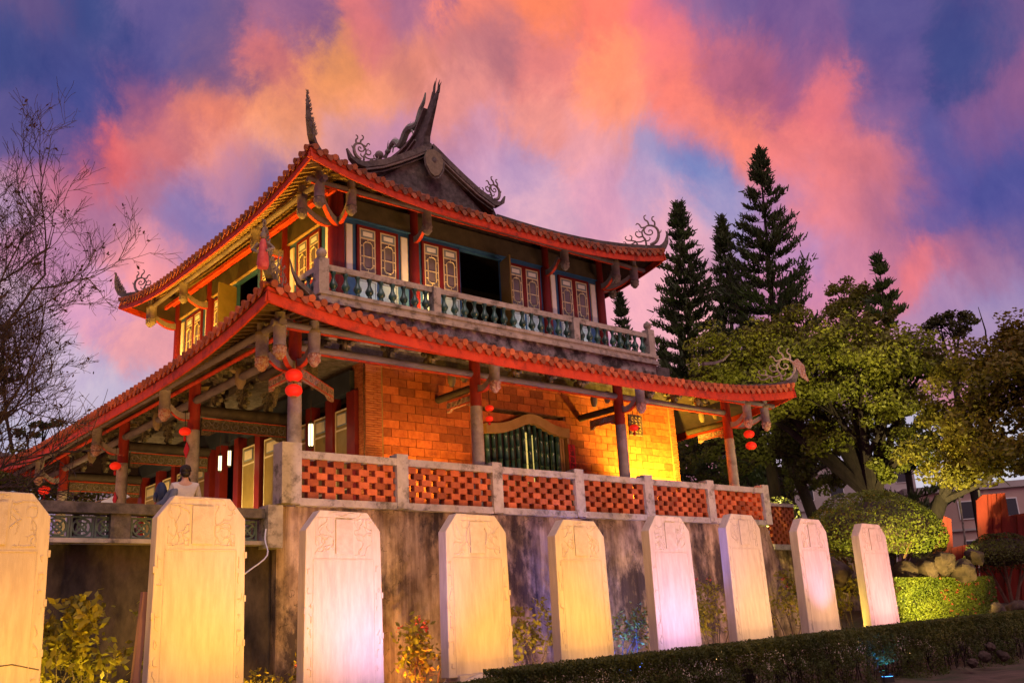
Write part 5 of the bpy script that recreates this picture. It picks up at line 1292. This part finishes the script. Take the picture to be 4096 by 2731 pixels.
# rocks
def at(px, py, D):       # a place D metres away in the direction of a point of the view
    v = _rt*(px-2048) - _up*(py-1365.5) + _fw*3928.1; h = math.hypot(v.x, v.y)
    return Vector((v.x/h*D, v.y/h*D, 1.6+v.z/h*D))
def rock(label, x, y, z, s, seed):
    rnd = random.Random(seed); b = MB(); b.ball((0, 0, 0), (s, s*.8, s*.75), 26, 17)
    fr = [(rnd.uniform(1.5, 9)/s, rnd.uniform(0, 6), Vector((rnd.gauss(0, 1), rnd.gauss(0, 1), rnd.gauss(0, 1))).normalized()) for k in range(11)]
    V = []
    for p in b.v:
        q = Vector(p); k = 1.12-sum(.10*abs(math.sin(f*q.dot(d)+ph))*(2.5/(f*s))**.5 for f, ph, d in fr)+.12; V.append(tuple(q*k))
    b.v = V
    o = b.build('garden_rock', ROCK, None, at=(x, y, z), local=True, smooth=True); tag(o, label, 'rock', 'rocks of the garden mound'); o.rotation_euler = (rnd.uniform(-.3, .3), rnd.uniform(-.3, .3), rnd.uniform(0, 6)); return o
for i, (px, py, D, s, lb) in enumerate([(3770, 2245, 31.2, .62, 'craggy rock on the mound just behind the flowering hedge'), (3850, 2280, 31.6, .6, 'pinkish rock under the right side of the topiary'), (3700, 2285, 31.0, .55, 'dark rock under the middle of the topiary'), (3620, 2290, 30.8, .55, 'dark rock under the left part of the topiary'), (3900, 2230, 33, .5, 'rock with a pale edge between the topiary and the small round shrub'),
        (3990, 2440, 30, .33, 'low stone at the right end of the flowering hedge'), (4060, 2430, 31, .36, 'last low stone of the border at the right edge'),
        (3960, 2585, 24.6, .17, 'single loose reddish stone on the ground in front of the hedge'), (3940, 2625, 24.2, .2, 'flat stone lying before the hedge at lower right'), (4010, 2620, 24.2, .2, 'stone right of the flat stone before the hedge'), (3890, 2650, 23.5, .18, 'left stone of those lying before the hedge'), (3330, 2290, 27.5, .6, 'boulder in the planting behind the eighth stele'), (3420, 2330, 28.5, .55, 'dark boulder just left of the rightmost stele')]):
    q = at(px, py, D); rock(lb, q.x, q.y, q.z, s, 40+i)

# ---- trees
def limb(m, rnd, p, d, L_, r, depth, tips, spread=.55, kids=3, n=4, upb=.15, mids=None):
    pts = [p.copy()]
    for j in range(n):
        d = (d+Vector((rnd.gauss(0, .13), rnd.gauss(0, .13), rnd.gauss(upb*.3, .08)))).normalized(); p = p+d*L_/n; pts.append(p.copy())
    m.tube(pts, [r*(1-.45*j/n) for j in range(n+1)], 7 if r > .08 else 4 if r > .02 else 3, False)
    if depth == 0: tips.append((p, d)); return
    for k in range(kids):
        q = pts[-1] if k == 0 else pts[rnd.randint(max(1, n-2), n)]
        nd = (d+Vector((rnd.gauss(0, spread), rnd.gauss(0, spread), rnd.gauss(upb, spread*.6)))).normalized()
        limb(m, rnd, q, nd, L_*rnd.uniform(.6, .82), r*.55, depth-1, tips, spread, kids, n, upb)
def broad_tree(label, x, y, z, seed, trunk, blobs, mat, leaf=.3, per=900, name='broadleaf_tree', zb=None):
    """trunk: list of limb start directions; blobs: foliage masses (x, y, z, r)"""
    t = thing(name, label, 'tree', (x, y, z), 'trees behind the temple')
    rnd = random.Random(seed); m = MB(); tips = []
    p = Vector((x, y, z-.3)); top = p+Vector((trunk[0][0], trunk[0][1], trunk[0][2]))
    m.tube([p, p.lerp(top, .5)+Vector((rnd.uniform(-.1, .1), 0, 0)), top], [trunk[1]*1.25, trunk[1], trunk[1]*.85], 9)
    for b in blobs:
        c = Vector(b[:3]); mid = top.lerp(c, .5)+Vector((rnd.uniform(-.4, .4), rnd.uniform(-.4, .4), rnd.uniform(-.3, .6)))
        m.tube([top-Vector((0, 0, .1)), mid, c], [trunk[1]*.55, trunk[1]*.33, trunk[1]*.12], 6, False)
        for k in range(7):
            e = c+Vector((rnd.gauss(0, .45), rnd.gauss(0, .45), rnd.gauss(.1, .4)))*b[3]; m.tube([mid.lerp(c, rnd.uniform(.4, 1)), (mid.lerp(c, .8)+e)/2+Vector((0, 0, .2)), e], [trunk[1]*.13, .03, .012], 4, False)
    m.build('trunk', BARK, t, fix=False, smooth=True)
    P = []; Nn = []
    for bx, by, bz, br in blobs:
        k = max(6, int(13*br))           # leaf clumps on the blob
        for i in range(k):
            v = np.array([rnd.gauss(0, 1), rnd.gauss(0, 1), rnd.gauss(.25, .8)]); v /= np.linalg.norm(v)
            rr = br*rnd.uniform(.45, 1.0); c = np.array([bx, by, bz])+v*rr*np.array([1.25, 1.25, .85])
            nn_ = int(per*.62*br*br/k*rnd.uniform(.4, 1.6)); s = rnd.uniform(.25, .5)*min(br, 1.9)*.55
            q = RNG.normal(0, 1, (nn_, 3)); q /= np.maximum(1, np.linalg.norm(q, axis=1)/1.6)[:, None]
            P.append(c+q*s*np.array([1.15, 1.15, .75])); Nn.append(np.tile(v*.5+np.array([0, 0, .6]), (nn_, 1)))
    P = np.concatenate(P); Nn = np.concatenate(Nn)
    stuff(quads('crown', leaf_quads(P, leaf, Nn, 1.0, .6), mat, t))
    return t
def blobs_at(lst): return [(*at(px, py, D), r) for px, py, D, r in lst]
a0 = at(3500, 2010, 41)
broad_tree('big spreading tree with forked dark trunk right of the temple', a0.x, a0.y, 2.5, 21, ((0, 0, a0.z-2.2+.2), .42),
    blobs_at([(2890, 1400, 44, 1.3), (2850, 1520, 45, 1.3), (3060, 1390, 43, 1.4), (3220, 1360, 43, 1.5), (3400, 1390, 41, 1.6), (3560, 1420, 41, 1.5), (3200, 1480, 42, 1.9), (3420, 1500, 40, 1.9), (3600, 1520, 41, 1.7), (3020, 1480, 44, 1.6), (3300, 1620, 41, 1.2), (3560, 1660, 40, 1.1), (3140, 1650, 43, 1.1), (3480, 1300, 43, .8), (3700, 1460, 42, 1.1), (3380, 1760, 42, 1.3), (3640, 1820, 40, 1.2)]), F_BROAD, .17, 2100)
a0 = at(3620, 2000, 39)
broad_tree('broad tree with yellowing top leaves at the right edge', a0.x, a0.y+.5, 2.5, 22, ((1.6, -1.1, 3.4), .3),
    blobs_at([(4000, 1415, 39, 1.6), (3900, 1535, 39, 1.5), (4080, 1565, 38, 1.7), (3980, 1705, 38, 1.6), (3850, 1685, 39, 1.4), (4120, 1785, 37, 1.6), (3960, 1885, 38, 1.4), (3780, 1805, 39, 1.3), (4160, 1465, 38, 1.6), (4050, 1380, 39, .8)]), F_BROAD3, .17, 2000)
a0 = at(3105, 2030, 47)
broad_tree('dark straight trunked tree behind the far right column', a0.x, a0.y, 2.4, 23, ((0, 0, 7.0), .3),
    blobs_at([(3040, 1720, 47, 1.6), (2900, 1680, 47, 1.6), (2800, 1640, 48, 1.5), (3150, 1800, 46, 1.4), (2950, 1830, 47, 1.2), (2780, 1820, 49, 1.3), (3080, 1600, 47, 1.4), (3240, 1740, 45, 1.3), (2850, 1950, 49, .9), (3280, 1880, 45, 1.0)]), F_BROAD2, .18, 1800)
a0 = at(3330, 2060, 50)
broad_tree('leaning dark tree between the far column and the topiary', a0.x, a0.y, 2.4, 24, ((-1.2, .8, 6.0), .3),
    blobs_at([(3200, 1900, 50, 1.1), (3300, 1700, 50, 1.4), (3450, 1880, 50, 1.2), (3180, 1560, 52, 1.4)]), F_BROAD2, .18, 1500)
a0 = at(3400, 1500, 58)
broad_tree('tall tree whose tufted top rises above the big tree', a0.x, a0.y, 2.4, 25, ((0, 0, 13), .3),
    blobs_at([(3370, 1190, 58, 1.2), (3420, 1230, 58, 1.4), (3350, 1290, 58, 1.1), (3480, 1180, 58, .9)]), F_BROAD, .2, 1300)
a0 = at(3810, 1500, 56)
broad_tree('small tufted tree top seen beyond the yellowing tree', a0.x, a0.y, 2.4, 26, ((0, 0, 10), .25),
    blobs_at([(3810, 1300, 56, 1.0), (3840, 1290, 56, .8), (3760, 1300, 56, .8)]), F_BROAD2, .2, 1300)
a0 = at(250, 1960, 48)
broad_tree('green tree seen through the far left columns', a0.x, a0.y, 2.4, 27, ((0, 0, 3), .25), blobs_at([(250, 1900, 48, 1.5), (330, 1960, 48, 1.4), (150, 1960, 49, 1.4), (60, 1930, 50, 1.5), (-40, 1880, 50, 1.5), (380, 1900, 50, 1.0)]), F_BROAD, .18, 1500)
a0 = at(120, 1700, 62)
broad_tree('dark tree behind the far end of the left roof', a0.x, a0.y, 2.4, 28, ((0, 0, 8), .25), blobs_at([(8, 1330, 66, .7), (0, 1490, 64, .8), (190, 1705, 62, .7), (110, 1730, 62, .6)]), F_CON, .28, 800)

def conifer(label, base, top, wid, seed, lean=0.0, gap=.8, sparse=0.0, side_cut=0):
    """Norfolk style conifer: whorls of upcurved branches clad in needle tufts"""
    H = top.z-base.z; t = thing('conifer_tree', label, 'tree', base, 'conifers behind the temple')
    rnd = random.Random(seed); m = MB(); P = []; Dn = []
    ax = top-base
    m.tube([base, base+ax*.5, top], [.012*H, .008*H, .015], 7)
    z = .22*H; lv = 0
    while z < H*.995:
        f = z/H; rmax = wid*(1-f)**.82*(.8+.4*rnd.random())
        if f < .35: rmax *= .85
        nb = 7 if f < .8 else 5
        c = base+ax*f; a0 = rnd.uniform(0, 6.28)
        for k in range(nb):
            if rnd.random() < sparse: continue
            a = a0+2*PI*k/nb+rnd.uniform(-.3, .3); r = rmax*rnd.uniform(.65, 1.05); dv = Vector((math.cos(a), math.sin(a), 0))
            pts = [c+dv*(r*s)+Vector((0, 0, r*(-.05*s+.42*s*s))) for s in (0, .3, .6, .85, 1.0)]
            m.tube(pts, [.02+.006*r, .018+.004*r, .014, .01, .006], 4, False)
            n = int(44*r+12)
            for i in range(n):
                s = (rnd.uniform(.30, 1.0) if rnd.random() < .8 else rnd.uniform(.1, 1)); q = c+dv*(r*s)+Vector((0, 0, r*(-.05*s+.42*s*s)))
                w = .08+.035*r
                P.append((q.x+rnd.gauss(0, w), q.y+rnd.gauss(0, w), q.z+abs(rnd.gauss(.03, .10)))); Dn.append((dv.x*.5, dv.y*.5, 1.0))
        z += gap*(.55+.45*(1-f))*rnd.uniform(.85, 1.15)*(1 if f < .9 else .5); lv += 1
    m.build('trunk', BARK, t, fix=False)
    P = np.array(P); Dn = np.array(Dn)
    n = len(P); d = Dn+RNG.normal(0, .45, (n, 3)); d /= np.linalg.norm(d, axis=1)[:, None]
    b_ = np.cross(d, RNG.normal(size=(n, 3))); b_ /= np.linalg.norm(b_, axis=1)[:, None]
    Ls = RNG.uniform(.25, .52, n)[:, None]; w = .06
    V = np.stack([P-b_*w, P+b_*w, P+d*Ls+b_*w*.4, P+d*Ls-b_*w*.4], 1)
    stuff(quads('crown', V, F_CON, t))
def con_at(px, py_top, D, label, wid, seed, **k):
    tp = at(px, py_top, D); b = at(px+25, 1400, D); conifer(label, Vector((b.x, b.y, 2.2)), tp, wid, seed, **k)
con_at(2712, 805, 58, 'dense conifer whose tip stands just right of the upper roof corner', 5.5, 31, gap=1.2)
con_at(2885, 875, 68, 'shorter conifer between the two larger ones', 5.2, 32, gap=1.2)
con_at(3035, 595, 62, 'tallest conifer with bare lower branches, right of the temple', 7.0, 33, gap=1.3, sparse=.15)
con_at(2478, 1180, 75, 'small pale conifer above the right end of the balcony railing', 3.2, 34, gap=1.1)
con_at(2650, 1392, 70, 'conifer tip just visible over the lower roof ridge', 1.0, 35, gap=.8)
con_at(3510, 1025, 56, 'ragged half bare conifer right of the big tree', 3.6, 36, gap=1.3, sparse=.4)

# bare tree at the left edge
bt = thing('bare_tree', 'leafless winter tree with fine twigs at the left edge', 'tree', (2.4, 18.4, 2.9))
rnd = random.Random(12); m = MB(); tips = []
def bare(p, d, L_, r, depth):
    pts = [p.copy()]; n = 5
    for j in range(n):
        d = (d+Vector((rnd.gauss(0, .11), rnd.gauss(0, .11), rnd.gauss(.03, .1)))).normalized(); p = p+d*L_/n; pts.append(p.copy())
    m.tube(pts, [max(.0035, r*(1-.42*j/n)) for j in range(n+1)], 6 if r > .03 else 3, False)
    tips.append((p, d))
    if depth == 0: return
    for k in range(3 if depth > 2 else 4):
        q = pts[rnd.randint(1, n)] if k else pts[-1]; v = Vector((rnd.gauss(0, 1), rnd.gauss(0, 1), rnd.gauss(.15, .7))).normalized()
        bare(q, (d*1.0+v*.75).normalized(), L_*rnd.uniform(.56, .8), max(.004, r*.6), depth-1)
root = Vector((2.6, 18.4, 2.9))
p1 = Vector((3.3, 18.6, 4.3))
m.tube([root, root.lerp(p1, .5)+Vector((-.05, 0, .1)), p1], [.11, .1, .085], 8)
for tx, ty, tz, r, dpt in ((5.0, 19.2, 6.6, .05, 5), (5.7, 19.0, 7.4, .05, 5), (4.2, 18.6, 10.6, .055, 6), (3.6, 18.4, 9.6, .05, 6), (4.6, 18.9, 9.0, .05, 6), (3.6, 18.8, 8.0, .045, 5), (5.2, 18.6, 8.0, .045, 5), (4.6, 18.3, 7.6, .045, 5), (4.0, 18.0, 6.8, .04, 4), (2.6, 18.4, 10.4, .045, 5)):
    tgt = Vector((tx, ty, tz)); d = (tgt-p1).normalized(); bare(p1, d, (tgt-p1).length*.40, r, dpt)
for i in range(5):      # low twigs that cross in front of the roof and the columns
    d = Vector((.9, .2, rnd.uniform(.0, .35))).normalized(); bare(p1, d, rnd.uniform(.9, 1.5), .03, 3)
m.build('branches', TWIG, bt, fix=False)
P = []
for p, d in tips:
    if rnd.random() < .06:
        for s in range(rnd.randint(1, 3)): P.append((p.x+rnd.gauss(0, .04), p.y+rnd.gauss(0, .04), p.z+rnd.gauss(0, .04)))
stuff(quads('last_leaves', leaf_quads(np.array(P), .08), F_DRY, bt))

# ================================================================== people on the lower terrace
def skin_body(name, joints, edges, mat, parent, root=0, sub=2):
    me = bpy.data.meshes.new(name); me.from_pydata([j[0] for j in joints], edges, []); me.materials.append(mat)
    o = bpy.data.objects.new(name, me); COL.objects.link(o); W[o.name] = wloc(parent); o.parent = parent
    md = o.modifiers.new('skin', 'SKIN'); md.use_smooth_shade = True
    if not me.skin_vertices: me.attributes.new('skin_vertices', 'FLOAT', 'POINT')
    sv = me.skin_vertices[0].data
    for i, j in enumerate(joints):
        r = j[1]; sv[i].radius = r if isinstance(r, tuple) else (r, r); sv[i].use_root = (i == root)
    s = o.modifiers.new('subdivision', 'SUBSURF'); s.levels = sub; s.render_levels = sub
    return o
SKINM = M('skin', (.45, .26, .18), (.5, .3, .21), scale=9, rough=.55)
HAIR = M('black_hair', (.012, .01, .009), (.03, .024, .02), scale=30, rough=.5)
def person(label, at_, rotz, bend, jacket, trousers, hairm, pack=None):
    t = thing('person', label, 'person', at_, 'visitors on the lower terrace', (0, 0, rotz))
    c, s = math.cos(bend), math.sin(bend)
    def up(x, y, z):          # torso part, bent forwards (towards -y) about the hips
        dz = z-.92; return (x, y*c-dz*s, .92+dz*c+y*s)
    J = [((0, 0, .92), (.15, .11)), (up(0, 0, 1.15), (.14, .10)), (up(0, 0, 1.34), (.15, .10)), (up(0, 0, 1.44), .06), (up(0, -.02, 1.52), .055), (up(0, -.025, 1.60), (.082, .1)), (up(0, -.02, 1.70), .06)]
    E = [(0, 1), (1, 2), (2, 3), (3, 4), (4, 5), (5, 6)]
    for sx in (-1, 1):
        k = len(J)
        J += [((sx*.1, 0, .84), .088), ((sx*.11, -.02, .48), .062), ((sx*.11, .01, .10), .042), ((sx*.12, -.14, .05), .036)]
        E += [(0, k), (k, k+1), (k+1, k+2), (k+2, k+3)]
        k = len(J); sh = up(sx*.19, 0, 1.38); el = up(sx*.25, -.06, 1.12); wr = up(sx*.2, -.26, 1.0)
        J += [(sh, .062), (el, .045), (wr, .03), (tuple(Vector(wr)+Vector((0, -.06, -.01))), (.036, .02))]
        E += [(2, k), (k, k+1), (k+1, k+2), (k+2, k+3)]
        b0 = Vector(wr)+Vector((0, -.06, -.01))
        for f in range(4):
            q = len(J); x = (-.03+.02*f); J += [(tuple(b0+Vector((x, -.035, 0))), .0095), (tuple(b0+Vector((x, -.07-.006*(1.5-abs(f-1.5)), -.02))), .008)]
            E += [(k+3, q), (q, q+1)]
        q = len(J); J += [(tuple(b0+Vector((-sx*.045, .0, -.005))), .011), (tuple(b0+Vector((-sx*.06, -.03, -.015))), .009)]; E += [(k+3, q), (q, q+1)]
    skin_body('body', J, E, SKINM, t)
    JJ = [(up(0, 0, .88), (.175, .13)), (up(0, .0, 1.12), (.17, .13)), (up(0, 0, 1.34), (.18, .125)), (up(0, .01, 1.455), (.085, .075))]; EE = [(0, 1), (1, 2), (2, 3)]
    for sx in (-1, 1):
        k = len(JJ); JJ += [(up(sx*.2, 0, 1.37), .082), (up(sx*.26, -.06, 1.11), .066), (up(sx*.205, -.24, 1.01), .05)]; EE += [(2, k), (k, k+1), (k+1, k+2)]
    skin_body('jacket', JJ, EE, jacket, t)
    TT = [((0, 0, .92), (.16, .12))]; TE = []
    for sx in (-1, 1):
        k = len(TT); TT += [((sx*.1, 0, .82), .1), ((sx*.11, -.02, .48), .076), ((sx*.11, .01, .1), .062)]; TE += [(0, k), (k, k+1), (k+1, k+2)]
    skin_body('trousers', TT, TE, trousers, t)
    hd = Vector(up(0, -.02, 1.64))
    m = MB(); m.ball(tuple(hd+Vector((0, .022, .03))), (.098, .108, .105), 14, 9); m.ball(tuple(hd+Vector((0, .06, -.04))), (.085, .06, .075), 10, 7)
    rr = random.Random(3)
    for i in range(60):
        a = rr.uniform(0, 6.28); e_ = rr.uniform(.1, 1.5); v = Vector((math.cos(a)*math.cos(e_), math.sin(a)*math.cos(e_), math.sin(e_))); p = hd+Vector((0, .022, .03))+v*.1
        m.tube([p, p+v*.012+Vector((0, .01, -.015)), p+v*.014+Vector((0, .015, -.035))], [.012, .009, .003], 4)
    m.build('hair', hairm, t, local=True, smooth=True)
    m = MB()
    for sx in (-1, 1): m.ball(tuple(hd+Vector((sx*.088, .0, -.03))), (.014, .022, .032), 8, 6)
    m.build('ears', SKINM, t, local=True, smooth=True)
    m = MB(); f = hd+Vector((0, -.095, -.03)); m.tube([tuple(f+Vector((0, .02, .035))), tuple(f+Vector((0, -.012, -.01))), tuple(f+Vector((0, .012, -.018)))], [.008, .014, .006], 6); m.build('nose', SKINM, t, local=True, smooth=True)
    m = MB()
    for sx in (-1, 1): m.ball(tuple(hd+Vector((sx*.033, -.088, .0))), (.012, .008, .007), 8, 6)
    m.build('eyes', INK, t, local=True, smooth=True)
    MB().ball(tuple(hd+Vector((0, -.09, -.075))), (.024, .008, .007), 8, 6).build('mouth', M('lips', (.4, .14, .12), rough=.5), t, local=True, smooth=True)
    m = MB()
    for sx in (-1, 1): m.ball((sx*.12, -.07, .045), (.05, .13, .045), 10, 7)
    m.build('shoes', INK, t, local=True, smooth=True)
    if pack:
        b = Vector(up(0, .17, 1.2)); m = MB(); m.ball(tuple(b), (.16, .11, .22), 12, 9); m.ball(tuple(b+Vector((0, .09, -.06))), (.11, .05, .1), 10, 7)
        for sx in (-1, 1): m.tube([up(sx*.1, .12, 1.36), up(sx*.12, 0, 1.47), up(sx*.12, -.13, 1.36), up(sx*.12, -.14, 1.15), up(sx*.14, .05, 1.02)], .016, 5)
        o = m.build('backpack', pack, t, local=True, smooth=True)
    return t
WJ = M('white_jacket', (.5, .46, .42), (.6, .56, .52), scale=6, rough=.85, bump=.3, bscale=18)
GJ = M('grey_blue_jacket', (.10, .12, .17), (.15, .17, .22), scale=6, rough=.85, bump=.3, bscale=18)
BP = M('navy_backpack', (.012, .025, .075), (.02, .035, .10), scale=7, rough=.7)
TR = M('dark_trousers', (.02, .02, .025), (.035, .035, .04), scale=8, rough=.9)
person('visitor with black hair in a white jacket standing behind the stone railing', (7.12, 17.82, 3.2), math.radians(165), .06, WJ, TR, HAIR)
person('visitor bending forward in a grey jacket with a navy backpack', (6.72, 18.1, 3.2), math.radians(75), .72, GJ, TR, HAIR, BP)

# ================================================================== beyond: houses, fence, poles
def house(label, cx, cy, w, d, zb, zt, rz, mat, nx, nz, roofh=.0, name='apartment_house', lit=()):
    t = thing(name, label, 'house', (cx, cy, zb), 'houses beyond the garden', (0, 0, rz))
    h = zt-zb
    MB().box(-w/2, w/2, 0, d, 0, h).build('wall', mat, t, local=True)
    MB().box(-w/2-.15, w/2+.15, -.15, d+.15, h, h+.35).build('roof', HOUSE, t, local=True)
    ww, wh = w/nx*.42, h/nz*.42
    for i in range(nx):
        for k in range(nz):
            x = -w/2+w/nx*(i+.5); z = h/nz*(k+.5)
            f = MB().box(x-ww/2-.06, x+ww/2+.06, -.06, -.001, z-wh/2-.06, z+wh/2+.06).build('window', WHITEP, t, local=True)
            MB().box(x-ww/2, x+ww/2, -.075, -.06, z-wh/2, z+wh/2).build('pane', YELLOWLIT if (i, k) in lit else WINDARK, f, local=True)
    for k in range(1, nz): MB().box(-w/2-.08, w/2+.08, -.12, -.002, h/nz*k-.06, h/nz*k+.06).build('ledge', HOUSE, t, local=True)
    return t
FACE = math.radians(-52)
def hs(label, px, py, D, w, zt, mat, nx, nz, **k):
    p = at(px, py, D); house(label, p.x, p.y, w, 6, 1.5, zt, FACE, mat, nx, nz, **k)
hs('pale grey apartment house seen between the dark tree trunks', 3230, 2000, 85, 12, at(3200, 1905, 85).z, HOUSE, 5, 4)
hs('pale apartment house behind the forked trunk', 3460, 1990, 95, 9, at(3420, 1860, 95).z, HOUSE, 4, 5)
hs('pinkish house beyond the gap in the red fence', 3880, 2080, 60, 6.2, at(3880, 1960, 60).z, HOUSEP, 3, 3)
hs('low white house at the right edge beyond the red fence', 4110, 2080, 75, 8, at(4100, 1985, 75).z, HOUSE, 4, 3)
hs('white house with lit windows beyond the far left columns', 460, 1960, 55, 5.5, at(460, 1888, 55).z, HOUSE, 4, 2, lit=((2, 1), (3, 1)))
# low hall with a slanting orange roof seen between the left columns
sh_ = thing('side_hall', 'low hall with an orange tiled roof beyond the left columns', 'building', at(560, 2040, 40))
p0, p1_, p2_, p3_ = at(440, 2040, 40), at(690, 2040, 40), at(690, 1885, 40), at(660, 1890, 40)
bk = Vector((.6, .8, 0))*4
MB().prism([at(420, 2035, 40), at(700, 2040, 40), at(700, 1915, 40), at(690, 1905, 40)], bk).build('roof', TILE, sh_)
MB().sweep([at(410, 2020, 39.8), at(700, 1893, 39.8)], (.3, .28)).build('roof_edge', WHITEP, sh_)
MB().prism([at(425, 2110, 39.9), at(700, 2110, 39.9), at(700, 2045, 39.9), at(425, 2042, 39.9)], bk).build('wall', HOUSEP, sh_)
# rusty red sheet fence, stepping up the slope
fn = thing('sheet_fence', 'rusty red corrugated sheet fence stepping up on the right', 'fence', at(3900, 2200, 40))
fl = [(3690, 2075), (3770, 2060), (3805, 2075), (3806, 2190), (3850, 2180), (3905, 2172), (3906, 2000), (3930, 1978), (4020, 1970), (4035, 2062), (4100, 2050), (4200, 2040)]
for (xa, ya), (xb, yb) in zip(fl[:-1], fl[1:]):
    if xb-xa < 5: continue
    n = max(1, int((xb-xa)/16))
    for k in range(n):
        u0, u1 = xa+(xb-xa)*k/n, xa+(xb-xa)*(k+1)/n; y0_, y1_ = ya+(yb-ya)*k/n, ya+(yb-ya)*(k+1)/n
        D = 40+(.06 if k % 2 else 0)
        A, B_, C_, D_ = at(u0, 2330, D), at(u1, 2330, D), at(u1, y1_, D), at(u0, y0_, D)
        A.z = B_.z = 1.2
        MB().prism([A, B_, C_, D_], Vector((.6, .8, 0))*.05).build('fence_panel', FENCEM, fn)
for px, py, lb in ((3835, 1975, 'thin grey pole left of the pinkish house'), (3915, 1960, 'thin grey pole at the gap in the red fence')):
    p = at(px, py, 44); q = at(px+20, 2200, 44); o = MB().tube([(q.x, q.y, 1.5), (p.x, p.y, p.z)], .045, 6).build('thin_pole', CEMENT, None, smooth=True); tag(o, lb, 'pole')
bn = thing('white_cabinet', 'small white service cabinet left of the topiary', 'cabinet', (27.3, 17.3, 3.0))
MB().box(27.0, 27.6, 17.2, 17.7, 3.0, 4.25).build('cabinet_body', WHITEP, bn); MB().box(26.95, 27.65, 17.15, 17.75, 4.25, 4.33).build('cabinet_lid', CEMENT, bn); MB().box(27.02, 27.58, 17.18, 17.2, 3.7, 3.74).build('cabinet_seam', METAL, bn)
